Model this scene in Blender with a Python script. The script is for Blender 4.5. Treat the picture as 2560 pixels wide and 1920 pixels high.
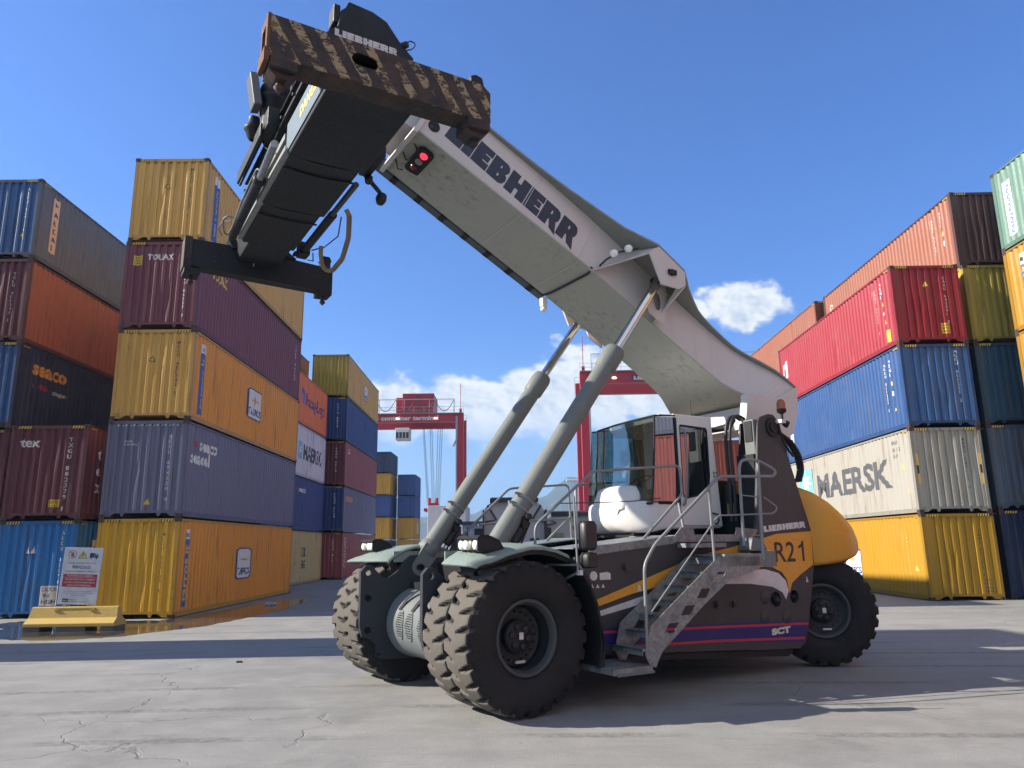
import bpy, bmesh, math, random
from mathutils import Vector, Matrix
from mathutils.geometry import tessellate_polygon
R = math.radians
random.seed(7)
for o in list(bpy.data.objects): bpy.data.objects.remove(o)
S = bpy.context.scene
C = S.collection

# ---------------------------------------------------------------- camera
PITCH, ROLL, CAMH = .2142, -.0132, 1.96
cd = bpy.data.cameras.new('camera'); cam = bpy.data.objects.new('camera', cd); C.objects.link(cam)
cd.sensor_width = 36; cd.lens = 1858.57 / 2560 * 36; cd.clip_start = .1; cd.clip_end = 20000
_c, _s = math.cos(PITCH), math.sin(PITCH)
fw = Vector((0, _c, _s)); up0 = Vector((0, -_s, _c)); rt0 = Vector((1, 0, 0))
rt = math.cos(ROLL) * rt0 + math.sin(ROLL) * up0; upv = math.cos(ROLL) * up0 - math.sin(ROLL) * rt0
M_ = Matrix((rt, upv, -fw)).transposed().to_4x4(); M_.translation = Vector((0, 0, CAMH))
cam.matrix_world = M_; S.camera = cam

# ---------------------------------------------------------------- light and sky
SUN_EL, SUN_TH = 30.5, 2.2      # sun low on the left, a touch towards the viewer
sd = Vector((-math.cos(R(SUN_TH)) * math.cos(R(SUN_EL)), -math.sin(R(SUN_TH)) * math.cos(R(SUN_EL)), math.sin(R(SUN_EL))))
sl = bpy.data.lights.new('sun', 'SUN'); sl.energy = 5.0; sl.angle = R(.53); sl.color = (1, .91, .78)
so = bpy.data.objects.new('sun', sl); C.objects.link(so)
so.rotation_mode = 'QUATERNION'; so.rotation_quaternion = sd.to_track_quat('Z', 'Y')
S.view_settings.view_transform = 'Standard'; S.view_settings.look = 'None'
S.view_settings.exposure = 1.15; S.view_settings.gamma = 1
S.render.engine = 'CYCLES'

w = bpy.data.worlds.new('World'); S.world = w; w.use_nodes = True
N, L = w.node_tree.nodes, w.node_tree.links
N.clear()
def wn(t, **k):
    n = N.new(t)
    for a, b in k.items(): setattr(n, a, b)
    return n
def wm(op, a, b=None, c=None):
    n = N.new('ShaderNodeMath'); n.operation = op
    for i, v in enumerate((a, b, c)):
        if v is None: continue
        if isinstance(v, (int, float)): n.inputs[i].default_value = v
        else: L.new(v, n.inputs[i])
    return n.outputs[0]
sky = wn('ShaderNodeTexSky'); sky.sky_type = 'NISHITA'; sky.sun_disc = False
sky.sun_elevation = R(SUN_EL); sky.sun_rotation = math.atan2(sd.x, sd.y)
sky.air_density = 1.15; sky.dust_density = .25; sky.ozone_density = 2.6; sky.altitude = 0
bg1 = wn('ShaderNodeBackground'); bg1.inputs[1].default_value = .069
hsv = wn('ShaderNodeHueSaturation'); hsv.inputs['Saturation'].default_value = 1.0; hsv.inputs['Hue'].default_value = .5
tint = wn('ShaderNodeMix', data_type='RGBA', blend_type='MULTIPLY'); tint.inputs[0].default_value = 1; tint.inputs[7].default_value = (.43, .74, 1.32, 1)
L.new(sky.outputs[0], hsv.inputs['Color']); L.new(hsv.outputs[0], tint.inputs[6]); L.new(tint.outputs[2], bg1.inputs[0])
tc = wn('ShaderNodeTexCoord'); sp = wn('ShaderNodeSeparateXYZ'); L.new(tc.outputs['Generated'], sp.inputs[0])
u = wm('MULTIPLY', wm('ARCTAN2', sp.outputs[0], sp.outputs[1]), 57.2958)
v = wm('MULTIPLY', wm('ARCSINE', sp.outputs[2]), 57.2958)
cmb = wn('ShaderNodeCombineXYZ'); L.new(u, cmb.inputs[0]); L.new(wm('MULTIPLY', v, 1.5), cmb.inputs[1]); cmb.inputs[2].default_value = 3.3
def wnoise(scale, detail, rough, off=0):
    n = wn('ShaderNodeTexNoise'); n.inputs['Scale'].default_value = scale; n.inputs['Detail'].default_value = detail
    n.inputs['Roughness'].default_value = rough
    if off:
        a = wn('ShaderNodeVectorMath'); a.operation = 'ADD'; a.inputs[1].default_value = (off, off * .7, 0)
        L.new(cmb.outputs[0], a.inputs[0]); L.new(a.outputs[0], n.inputs['Vector'])
    else: L.new(cmb.outputs[0], n.inputs['Vector'])
    return n.outputs[0]
n1 = wnoise(.36, 9, .55); n2 = wnoise(.16, 4, .5, 11.)
env = None
# cumulus banks: azimuth, elevation, half widths (degrees); broad unseen ones added to whiten ambient
for (u0, v0, a, b) in ((-10, 10.2, 5.5, 2.9), (-3.5, 10.2, 6, 3.3), (2.6, 11.0, 5.2, 3.5), (7.5, 12.0, 5.5, 3.7), (13, 11.0, 6.5, 3.4), (21, 9.5, 7, 2.8),
                       (17.6, 17.6, 3.5, 1.7), (19.3, 17.0, 2.4, 1.3), (14.6, 17.3, 1.5, 1.0), (17.6, 16.2, 1.9, 1.1), (-150, 30, 42, 24), (140, 28, 45, 22), (175, 60, 60, 18), (60, 9, 14, 3.2), (95, 8, 16, 3), (-60, 8, 10, 2)):
    du = wm('DIVIDE', wm('SUBTRACT', u, u0), a); dv = wm('DIVIDE', wm('SUBTRACT', v, v0), b)
    e = wm('SUBTRACT', 1, wm('SQRT', wm('ADD', wm('MULTIPLY', du, du), wm('MULTIPLY', dv, dv))))
    env = e if env is None else wm('MAXIMUM', env, e)
dens = wm('ADD', env, wm('MULTIPLY', wm('SUBTRACT', n1, .5), 1.9))
def sstep(x, lo, hi, tlo=0, thi=1):
    n = wn('ShaderNodeMapRange'); n.interpolation_type = 'SMOOTHSTEP'
    for i, vv in zip((1, 2, 3, 4), (lo, hi, tlo, thi)): n.inputs[i].default_value = vv
    L.new(x, n.inputs[0]); return n.outputs[0]
mask = wm('MULTIPLY', sstep(dens, .0, .38), sstep(v, 6.2, 10.5, .12, 1))
# cloud body: bright, softly modelled tops and grey-blue undersides
n3 = wnoise(.36, 9, .55, .32)
relief = wm('SUBTRACT', n1, n3)
body = wm('ADD', wm('MULTIPLY', relief, 1.6), wm('ADD', sstep(dens, .1, 1.3, .98, .84), sstep(n2, .3, .7, -.06, .05)))
cr = wn('ShaderNodeValToRGB'); L.new(body, cr.inputs[0])
cr.color_ramp.elements[0].position = .62; cr.color_ramp.elements[0].color = (.40, .50, .66, 1)
cr.color_ramp.elements[1].position = 1.0; cr.color_ramp.elements[1].color = (.86, .88, .90, 1)
bg2 = wn('ShaderNodeBackground'); L.new(cr.outputs[0], bg2.inputs[0]); bg2.inputs[1].default_value = .53
# thin haze band towards the horizon
bg3 = wn('ShaderNodeBackground'); bg3.inputs[0].default_value = (.36, .58, .92, 1); bg3.inputs[1].default_value = .47
mh = wn('ShaderNodeMixShader'); L.new(sstep(v, 0, 17, .85, .0), mh.inputs[0]); L.new(bg1.outputs[0], mh.inputs[1]); L.new(bg3.outputs[0], mh.inputs[2])
mx = wn('ShaderNodeMixShader'); L.new(mask, mx.inputs[0]); L.new(mh.outputs[0], mx.inputs[1]); L.new(bg2.outputs[0], mx.inputs[2])
wo = wn('ShaderNodeOutputWorld'); L.new(mx.outputs[0], wo.inputs[0])

# ---------------------------------------------------------------- materials
MATS = {}
def lin(c): return tuple((x / 255 / 12.92 if x / 255 <= .04045 else ((x / 255 + .055) / 1.055) ** 2.4) for x in c)
def nodes(m):
    m.use_nodes = True; nt = m.node_tree; nt.nodes.clear()
    return nt
class G:
    """small node helper"""
    def __init__(s, name):
        s.m = bpy.data.materials.new(name); s.nt = nodes(s.m); MATS[name] = s.m
    def n(s, t, **k):
        x = s.nt.nodes.new(t)
        for a, b in k.items(): setattr(x, a, b)
        return x
    def l(s, a, b): s.nt.links.new(a, b)
    def set(s, sock, v):
        if isinstance(v, (int, float)): sock.default_value = v
        elif isinstance(v, tuple): sock.default_value = v if len(v) != 3 or sock.type == 'VECTOR' else (*v, 1)
        else: s.l(v, sock)
    def math(s, op, a, b=0., c=None, clamp=False):
        x = s.n('ShaderNodeMath', operation=op, use_clamp=clamp); s.set(x.inputs[0], a); s.set(x.inputs[1], b)
        if c is not None: s.set(x.inputs[2], c)
        return x.outputs[0]
    def coord(s, kind='Object', scale=(1, 1, 1), rand=True):
        t = s.n('ShaderNodeTexCoord'); mp = s.n('ShaderNodeMapping'); s.set(mp.inputs['Scale'], scale)
        if rand:
            oi = s.n('ShaderNodeObjectInfo'); a = s.n('ShaderNodeVectorMath', operation='ADD')
            k = s.math('MULTIPLY', oi.outputs['Random'], 57.)
            cx = s.n('ShaderNodeCombineXYZ'); s.l(k, cx.inputs[0]); s.l(k, cx.inputs[1]); s.l(k, cx.inputs[2])
            s.l(t.outputs[kind], mp.inputs[0]); s.l(mp.outputs[0], a.inputs[0]); s.l(cx.outputs[0], a.inputs[1]); return a.outputs[0]
        s.l(t.outputs[kind], mp.inputs[0]); return mp.outputs[0]
    def noise(s, vec, scale, detail=4, rough=.55, dist=0):
        x = s.n('ShaderNodeTexNoise'); s.l(vec, x.inputs['Vector'])
        x.inputs['Scale'].default_value = scale; x.inputs['Detail'].default_value = detail; x.inputs['Roughness'].default_value = rough
        x.inputs['Distortion'].default_value = dist
        return x.outputs[0]
    def ramp(s, f, lo, hi, a=0., b=1.):
        x = s.n('ShaderNodeMapRange', interpolation_type='SMOOTHSTEP'); s.set(x.inputs[0], f)
        for i, q in zip((1, 2, 3, 4), (lo, hi, a, b)): x.inputs[i].default_value = q
        return x.outputs[0]
    def mix(s, f, a, b, mode='MIX'):
        x = s.n('ShaderNodeMix', data_type='RGBA', blend_type=mode); s.set(x.inputs[0], f); s.set(x.inputs[6], a); s.set(x.inputs[7], b)
        return x.outputs[2]
    def bump(s, h, strength=.3, dist=.01):
        x = s.n('ShaderNodeBump'); x.inputs['Strength'].default_value = strength; x.inputs['Distance'].default_value = dist
        s.l(h, x.inputs['Height']); return x.outputs[0]
    def bsdf(s, col, rough=.5, metal=0., normal=None, **k):
        b = s.n('ShaderNodeBsdfPrincipled'); s.set(b.inputs['Base Color'], col); s.set(b.inputs['Roughness'], rough); s.set(b.inputs['Metallic'], metal)
        if normal is not None: s.l(normal, b.inputs['Normal'])
        for a, q in k.items(): s.set(b.inputs[a], q)
        o = s.n('ShaderNodeOutputMaterial'); s.l(b.outputs[0], o.inputs[0]); return b

def paint(name, col, rough=.5, dirt=.25, dirtcol=(.10, .085, .07), rust=0., metal=0., scale=1., fade=.15, spec=.3, bump=.0):
    """painted or bare steel: faded patches, run-down streaks, rust blotches"""
    if name in MATS: return MATS[name]
    g = G(name); v = g.coord(scale=(scale,) * 3); vs = g.coord(scale=(9 * scale, 9 * scale, .45 * scale))
    a = g.noise(v, 1.1, 6, .6); st = g.noise(vs, 1., 4, .6); fine = g.noise(v, 22, 4, .6)
    c = g.mix(g.ramp(a, .35, .7, 0, fade), tuple(col), tuple(min(1, x * .88 + .045) for x in col))
    dm = g.math('MULTIPLY', g.ramp(st, .48, .76), g.ramp(g.noise(v, .8, 3, .5), .3, .65)); dm = g.math('MULTIPLY', dm, dirt)
    dm = g.math('ADD', dm, g.math('MULTIPLY', g.ramp(fine, .55, .8), dirt * .35), clamp=True)
    c = g.mix(dm, c, tuple(dirtcol))
    r = g.ramp(fine, .3, .8, rough - .08, min(1, rough + .18))
    if rust > 0:
        rn = g.noise(v, 6.5, 8, .72, .6); m = g.ramp(rn, .76 - .12 * rust, .84 - .11 * rust)
        rn2 = g.math('MULTIPLY', g.ramp(st, .6, .78), g.ramp(g.noise(v, 1.7, 3), .50, .62)); m = g.math('MAXIMUM', m, g.math('MULTIPLY', rn2, .7 * rust))
        rc = g.mix(g.ramp(fine, .4, .65), (.055, .022, .012), (.17, .065, .03))
        c = g.mix(m, c, rc); r = g.math('MAXIMUM', r, g.math('MULTIPLY', m, .85))
    nrm = g.bump(g.noise(v, 5, 5, .6), bump, .02) if bump else None
    g.bsdf(c, r, metal, nrm, **{'Specular IOR Level': spec}); return g.m

def plain(name, col, rough=.5, metal=0., **k):
    if name in MATS: return MATS[name]
    g = G(name); v = g.coord(); a = g.noise(v, 6, 5, .6)
    c = g.mix(g.ramp(a, .3, .75), tuple(col), tuple(x * .78 for x in col))
    g.bsdf(c, g.ramp(a, .3, .7, max(.02, rough - .06), rough + .08), metal, None, **k); return g.m
def emis(name, col, s):
    g = G(name); b = g.bsdf(tuple(col), .3); b.inputs['Emission Color'].default_value = (*col, 1); b.inputs['Emission Strength'].default_value = s; return g.m

# ---------------------------------------------------------------- mesh helpers
class MB:
    def __init__(s): s.v = []; s.f = []; s.m = []; s.sm = []; s.cur = 0; s.smooth = False
    def add(s, vs, fs, mi=None, smooth=None):
        b = len(s.v); s.v += [tuple(x) for x in vs]
        for f in fs:
            s.f.append([b + i for i in f]); s.m.append(s.cur if mi is None else mi); s.sm.append(s.smooth if smooth is None else smooth)
        return s
    def box(s, x0, x1, y0, y1, z0, z1, mi=None, T=None):
        x0, x1 = sorted((x0, x1)); y0, y1 = sorted((y0, y1)); z0, z1 = sorted((z0, z1))
        vs = [Vector(p) for p in ((x0, y0, z0), (x1, y0, z0), (x1, y1, z0), (x0, y1, z0), (x0, y0, z1), (x1, y0, z1), (x1, y1, z1), (x0, y1, z1))]
        if T: vs = [T @ p for p in vs]
        return s.add(vs, [(3, 2, 1, 0), (4, 5, 6, 7), (0, 1, 5, 4), (1, 2, 6, 5), (2, 3, 7, 6), (3, 0, 4, 7)], mi, False)
    def prism(s, poly, ax, a0, a1, holes=(), mi=None, T=None):
        if a0 > a1: a0, a1 = a1, a0
        def P(p, a):
            q = {'y': (p[0], a, p[1]), 'x': (a, p[0], p[1]), 'z': (p[0], p[1], a)}[ax]
            q = Vector(q); return T @ q if T else q
        loops = [list(poly)] + [list(h) for h in holes]
        tris = tessellate_polygon([[Vector((p[0], p[1], 0)) for p in l] for l in loops])
        flat = [p for l in loops for p in l]; n = len(flat)
        vs = [P(p, a0) for p in flat] + [P(p, a1) for p in flat]
        fs = []
        for t in tris: fs.append(tuple(t)); fs.append(tuple(i + n for i in reversed(t)))
        b = 0
        for l in loops:
            k = len(l)
            for i in range(k): j = (i + 1) % k; fs.append((b + i, b + j, b + j + n, b + i + n))
            b += k
        return s.add(vs, fs, mi, False)
    def loft(s, rings, caps=True, mi=None, smooth=True, closed=True):
        n = len(rings[0]); vs = [p for r in rings for p in r]; fs = []
        for i in range(len(rings) - 1):
            for j in range(n if closed else n - 1):
                k = (j + 1) % n; fs.append((i * n + j, i * n + k, (i + 1) * n + k, (i + 1) * n + j))
        s.add(vs, fs, mi, smooth)
        if caps:
            s.add(rings[0], [tuple(reversed(range(n)))], mi, False); s.add(rings[-1], [tuple(range(n))], mi, False)
        return s
    def tube(s, pts, r, n=10, mi=None, caps=True, radii=None, bend=0):
        pts = [Vector(p) for p in pts]
        if bend:                                     # round the corners of a bent pipe
            q = [pts[0]]
            for i in range(1, len(pts) - 1):
                a, b, c = pts[i - 1], pts[i], pts[i + 1]
                d1 = min(bend, (a - b).length * .45); d2 = min(bend, (c - b).length * .45)
                p, e = b + (a - b).normalized() * d1, b + (c - b).normalized() * d2
                for k in range(5):
                    t = k / 4; q.append(p * (1 - t) ** 2 + b * 2 * t * (1 - t) + e * t * t)
            pts = q + [pts[-1]]
        rings = []; nrm = None
        for i, p in enumerate(pts):
            d = (pts[min(i + 1, len(pts) - 1)] - pts[max(i - 1, 0)]).normalized()
            if nrm is None:
                nrm = d.cross(Vector((0, 0, 1)))
                if nrm.length < .1: nrm = d.cross(Vector((1, 0, 0)))
            nrm = (nrm - d * nrm.dot(d)).normalized(); bn = d.cross(nrm)
            rr = radii[i] if radii else r
            rings.append([p + (nrm * math.cos(a) + bn * math.sin(a)) * rr for a in (2 * math.pi * k / n for k in range(n))])
        return s.loft(rings, caps, mi)
    def cyl(s, p0, p1, r, r1=None, n=20, mi=None, caps=True): return s.tube([p0, p1], r, n, mi, caps, [r, r if r1 is None else r1])
    def lathe(s, prof, p0, axis, n=32, mi=None, smooth=True, caps=False):
        p0 = Vector(p0); d = Vector(axis).normalized(); a = d.cross(Vector((0, 0, 1)))
        if a.length < .1: a = d.cross(Vector((1, 0, 0)))
        a.normalize(); b = d.cross(a)
        rings = [[p0 + d * h + (a * math.cos(t) + b * math.sin(t)) * r for t in (2 * math.pi * k / n for k in range(n))] for r, h in prof]
        return s.loft(rings, caps, mi, smooth)
    def mesh(s, name):
        me = bpy.data.meshes.new(name); me.from_pydata([tuple(x) for x in s.v], [], s.f)
        me.polygons.foreach_set('material_index', s.m); me.polygons.foreach_set('use_smooth', s.sm)
        me.validate(); me.update(); return me
    def build(s, name, mat, parent=None, bev=0., bseg=2, fix=True, autosm=None):
        me = s.mesh(name)
        if fix:
            bm = bmesh.new(); bm.from_mesh(me); bmesh.ops.recalc_face_normals(bm, faces=bm.faces); bm.to_mesh(me); bm.free()
        for m in (mat if isinstance(mat, (list, tuple)) else [mat]): me.materials.append(m)
        o = bpy.data.objects.new(name, me); C.objects.link(o)
        if parent: o.parent = parent
        if bev:
            b = o.modifiers.new('bevel', 'BEVEL'); b.width = bev; b.segments = bseg; b.limit_method = 'ANGLE'; b.angle_limit = R(35)
            b.harden_normals = False
        return o
def tag(o, label=None, cat=None, group=None, kind=None):
    if label: o['label'] = label
    if cat: o['category'] = cat
    if group: o['group'] = group
    if kind: o['kind'] = kind
    return o
def empty(name, loc=(0, 0, 0), rz=0.):
    o = bpy.data.objects.new(name, None); C.objects.link(o); o.location = loc; o.rotation_euler = (0, 0, rz); o.empty_display_size = .3; return o
def arc(cx, cy, r, a0, a1, n, ry=None): return [(cx + r * math.cos(R(a0 + (a1 - a0) * i / n)), cy + (ry or r) * math.sin(R(a0 + (a1 - a0) * i / n))) for i in range(n + 1)]
def circ(cx, cy, r, n=20, ry=None): return arc(cx, cy, r, 0, 360, n, ry)[:-1]

# ---------------------------------------------------------------- lettering
_cache = {}
def textmesh(s, bold=0., res=3):
    """(verts 2D, faces) of a line of text, height of a capital = 1"""
    k = (s, bold)
    if k in _cache: return _cache[k]
    cu = bpy.data.curves.new('t', 'FONT'); cu.body = s; cu.size = 1 / .73; cu.offset = bold; cu.resolution_u = res; cu.fill_mode = 'FRONT' if hasattr(cu, 'fill_mode') else cu.fill_mode
    o = bpy.data.objects.new('t', cu); C.objects.link(o); bpy.context.view_layer.update()
    me = bpy.data.meshes.new_from_object(o.evaluated_get(bpy.context.evaluated_depsgraph_get()))
    vs = [(q.co.x, q.co.y) for q in me.vertices]; fs = [tuple(p.vertices) for p in me.polygons]
    bpy.data.objects.remove(o); bpy.data.curves.remove(cu); bpy.data.meshes.remove(me)
    _cache[k] = (vs, fs); return _cache[k]
BL = {'L': (.80, [(0, 0), (.8, 0), (.8, .34), (.46, .34), (.46, 1), (0, 1)], []),
 'I': (.46, [(0, 0), (.46, 0), (.46, 1), (0, 1)], []),
 'E': (.80, [(0, 0), (.8, 0), (.8, .32), (.46, .32), (.46, .38), (.73, .38), (.73, .64), (.46, .64), (.46, .69), (.8, .69), (.8, 1), (0, 1)], []),
 'B': (.92, [(0, 0), (.66, 0), (.84, .08), (.92, .28), (.88, .44), (.77, .52), (.86, .62), (.88, .76), (.82, .92), (.66, 1), (0, 1)], [[(.44, .22), (.52, .24), (.53, .34), (.44, .38)], [(.44, .62), (.5, .64), (.5, .76), (.44, .78)]]),
 'H': (1.06, [(0, 0), (.44, 0), (.44, .36), (.62, .36), (.62, 0), (1.06, 0), (1.06, 1), (.62, 1), (.62, .66), (.44, .66), (.44, 1), (0, 1)], []),
 'R': (.98, [(0, 0), (.44, 0), (.44, .32), (.50, .32), (.66, 0), (1.06, -.12), (.84, .40), (.93, .56), (.93, .76), (.84, .93), (.66, 1), (0, 1)], [[(.44, .58), (.52, .60), (.52, .74), (.44, .78)]])}
def blockword(word, gap=.07):
    x = 0; out = []
    for ch in word:
        wd, p, h = BL[ch]; out.append(([(x + a, b) for a, b in p], [[(x + a, b) for a, b in q] for q in h])); x += wd + gap
    return out, x - gap
def place_block(mb, word, org, uu, vv, height, width, thick, mi=None, gap=.07):
    """extruded heavy lettering on the plane (org; uu, vv)"""
    gl, tot = blockword(word, gap); uu = Vector(uu).normalized(); vv = Vector(vv).normalized(); nn = uu.cross(vv)
    T = Matrix.Translation(Vector(org)) @ Matrix((uu * width / tot, vv * height, nn)).transposed().to_4x4()
    for p, h in gl: mb.prism(p, 'z', 0, thick, h, mi, T)
def place_text(mb, s, org, uu, vv, height, width=None, off=.002, bold=.02, mi=None, align='l'):
    vs, fs = textmesh(s, bold); uu = Vector(uu).normalized(); vv = Vector(vv).normalized(); nn = uu.cross(vv)
    if not vs: return
    x0 = min(p[0] for p in vs); x1 = max(p[0] for p in vs); sx = height if width is None else width / (x1 - x0)
    sh = {'l': -x0, 'c': -(x0 + x1) / 2, 'r': -x1}[align]
    mb.add([Vector(org) + uu * (p[0] + sh) * sx + vv * p[1] * height + nn * off for p in vs], fs, mi, False)

# ---------------------------------------------------------------- ground
def mk_ground():
    g = G('yard_concrete'); v = g.coord(rand=False); W = g.coord(scale=(1, 1, 1), rand=False)
    a = g.noise(v, .16, 5, .6); b = g.noise(v, 1.3, 8, .65, .6); f = g.noise(v, 38, 6, .7); dr = g.noise(g.coord(scale=(.35, 2.2, 1), rand=False), .9, 6, .62, .8)
    c = g.mix(g.ramp(a, .3, .7), (.196, .198, .190), (.262, .263, .252))
    c = g.mix(g.ramp(b, .38, .72, 0, .55), c, (.312, .310, .295))
    c = g.mix(g.ramp(dr, .5, .75, 0, .42), c, (.175, .17, .165))
    c = g.mix(g.ramp(f, .35, .75, 0, .6), c, (.18, .175, .168)); s2 = g.noise(g.coord(scale=(.8, 7, 1), rand=False), 1.6, 8, .7, .5); c = g.mix(g.ramp(s2, .52, .72, 0, .38), c, (.155, .152, .147)); s3 = g.noise(g.coord(scale=(1.1, 5, 1), rand=False), 3.1, 8, .75, .3); c = g.mix(g.ramp(s3, .58, .74, 0, .5), c, (.45, .44, .42))
    st_ = g.math('MULTIPLY', g.ramp(g.noise(v, .42, 5, .62, .6), .56, .70), g.ramp(g.noise(v, 3.5, 5, .7), .35, .6, .4, 1)); c = g.mix(g.math('MULTIPLY', st_, .42), c, (.11, .11, .108))
    # long sweeping tyre rubber marks: thin curved bands from a distorted wave
    w1 = g.n('ShaderNodeTexWave', wave_type='RINGS', rings_direction='Z'); w1.inputs['Scale'].default_value = .16; w1.inputs['Distortion'].default_value = 5.; w1.inputs['Detail'].default_value = 2.; w1.inputs['Detail Scale'].default_value = .25
    g.l(g.coord(scale=(.5, 1.3, 1), rand=False), w1.inputs['Vector'])
    tm = g.math('MULTIPLY', g.ramp(w1.outputs[1], .93, .985), g.ramp(g.noise(v, .35, 3), .42, .56)); tm = g.math('MULTIPLY', tm, g.ramp(g.noise(v, 9, 4, .7), .35, .65, .15, .8))
    c = g.mix(g.math('MULTIPLY', tm, .7), c, (.075, .072, .07))
    # cracks and slab joints
    vo = g.n('ShaderNodeTexVoronoi', feature='DISTANCE_TO_EDGE'); vo.inputs['Scale'].default_value = .16
    dv = g.n('ShaderNodeVectorMath', operation='ADD'); nz = g.n('ShaderNodeTexNoise'); nz.inputs['Scale'].default_value = .9; nz.inputs['Detail'].default_value = 6; g.l(v, nz.inputs['Vector'])
    sc = g.n('ShaderNodeVectorMath', operation='SCALE'); g.l(nz.outputs[1], sc.inputs[0]); sc.inputs['Scale'].default_value = 1.6
    g.l(v, dv.inputs[0]); g.l(sc.outputs[0], dv.inputs[1]); g.l(dv.outputs[0], vo.inputs['Vector'])
    cr_ = g.math('MULTIPLY', g.ramp(vo.outputs[0], .0, .0045, 1, 0), g.ramp(g.noise(v, .3, 3), .45, .6))
    c = g.mix(g.math('MULTIPLY', cr_, .32), c, (.06, .058, .055))
    # little pale chips
    ch = g.ramp(g.noise(v, 7, 3, .8), .74, .77); ch = g.math('MULTIPLY', ch, g.ramp(g.noise(v, .5, 2), .5, .6))
    c = g.mix(g.math('MULTIPLY', ch, .5), c, (.5, .49, .47))
    pits = g.ramp(g.noise(v, 16, 2, .5), .72, .76); c = g.mix(g.math('MULTIPLY', pits, .5), c, (.09, .085, .08))
    h = g.math('ADD', g.math('MULTIPLY', f, .5), g.math('MULTIPLY', b, .9)); h = g.math('SUBTRACT', h, g.math('MULTIPLY', cr_, .8)); h = g.math('SUBTRACT', h, g.math('MULTIPLY', pits, .4))
    g.bsdf(c, g.ramp(b, .3, .7, .72, .92), 0., g.bump(h, .55, .018), **{'Specular IOR Level': .3}); return g.m
mk_ground()
mb = MB(); q = 6000
# finer cells near the viewer, gentle undulation kept below a centimetre
mb.add([(-q, -q, 0), (q, -q, 0), (q, q, 0), (-q, q, 0)], [(0, 1, 2, 3)])
tag(mb.build('ground', MATS['yard_concrete']), kind='structure')

g = G('puddle_water'); v = g.coord(rand=False); b_ = g.bsdf(g.mix(g.ramp(g.noise(v, 1.2, 4), .4, .7), (.055, .05, .042), (.10, .092, .078)), .035, 0., g.bump(g.noise(v, 3.5, 3), .04, .01), **{'IOR': 1.5, 'Specular IOR Level': .9})
P = [(-12.6, 18.45), (-11.9, 17.95), (-10.96, 17.62), (-10.1, 17.64), (-9.29, 18.26), (-8.73, 19.28), (-8.2, 20.42), (-7.85, 22.28), (-7.66, 25.94), (-7.9, 29.6), (-8.5, 31), (-9.2, 30), (-9.7, 26.2), (-9.83, 23.2), (-10.2, 22.2), (-11.6, 22.3), (-12.2, 21.4), (-12.9, 21.9), (-14.3, 22.5), (-14.6, 21.5), (-13.4, 20.4), (-13.5, 19.3)]
def wob(poly, k, amp, seed):
    rnd = random.Random(seed); out = []
    for i in range(len(poly)):
        a, b = Vector(poly[i]), Vector(poly[(i + 1) % len(poly)])
        for j in range(k):
            p = a.lerp(b, j / k); out.append((p.x + rnd.uniform(-amp, amp), p.y + rnd.uniform(-amp, amp)))
    return out
mb = MB(); mb.prism(wob(P, 5, .09, 3), 'z', .0, .005); tag(mb.build('puddle', MATS['puddle_water']), kind='structure')
for i, (x, y, rx, ry) in enumerate(((-14.9, 20.6, .55, .22), (-15.3, 19.4, .9, .3))):
    mb = MB(); mb.prism(wob(circ(x, y, rx, 14, ry), 2, .05, i), 'z', 0, .005); tag(mb.build('puddle', MATS['puddle_water']), kind='structure')
# faint painted lane lines in the far alley
paint('road_paint', (.62, .61, .58), .7, .6, (.2, .19, .18))
mb = MB()
for (x0, y0, x1, y1, wd) in ((-6.6, 33.5, -2.9, 33.1, .12), (-7.2, 40, -2.6, 39.5, .14), (5.2, 27.5, 11.4, 27.2, .12)):
    d = Vector((x1 - x0, y1 - y0, 0)).normalized(); n_ = Vector((-d.y, d.x, 0)) * wd / 2
    a, b = Vector((x0, y0, .004)), Vector((x1, y1, .004)); mb.add([a - n_, b - n_, b + n_, a + n_], [(0, 1, 2, 3)])
tag(mb.build('road_marking', MATS['road_paint']), kind='structure')

# ---------------------------------------------------------------- shipping containers
CH, CW = 2.896, 2.438
SP = [(0, 0.), (.072, 0.), (.140, -.036), (.210, -.036), (.278, 0.)]      # side corrugation over one pitch
EP = [(0, -.006), (.018, 0.), (.094, 0.), (.110, -.006), (.124, -.050), (.236, -.050), (.250, -.006)]      # end wall corrugation
def profile(half, unit, pitch):
    pts = [(-half, 0.)]; n = int((2 * half - .06) / pitch); st = -n * pitch / 2
    pts.append((st - .001, 0.))
    for i in range(n): pts += [(st + i * pitch + a, d) for a, d in unit[(1 if i or unit[0][1] == 0 else 0):]]
    pts.append((half, 0.)); out = []
    for p in pts:
        if not out or p[0] > out[-1][0] + 1e-5: out.append(p)
    return out
def dprof(pr, x):
    for (a, d), (b, e) in zip(pr, pr[1:]):
        if a <= x <= b: return d + (e - d) * (x - a) / (b - a)
    return 0.
_cm = {}
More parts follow.
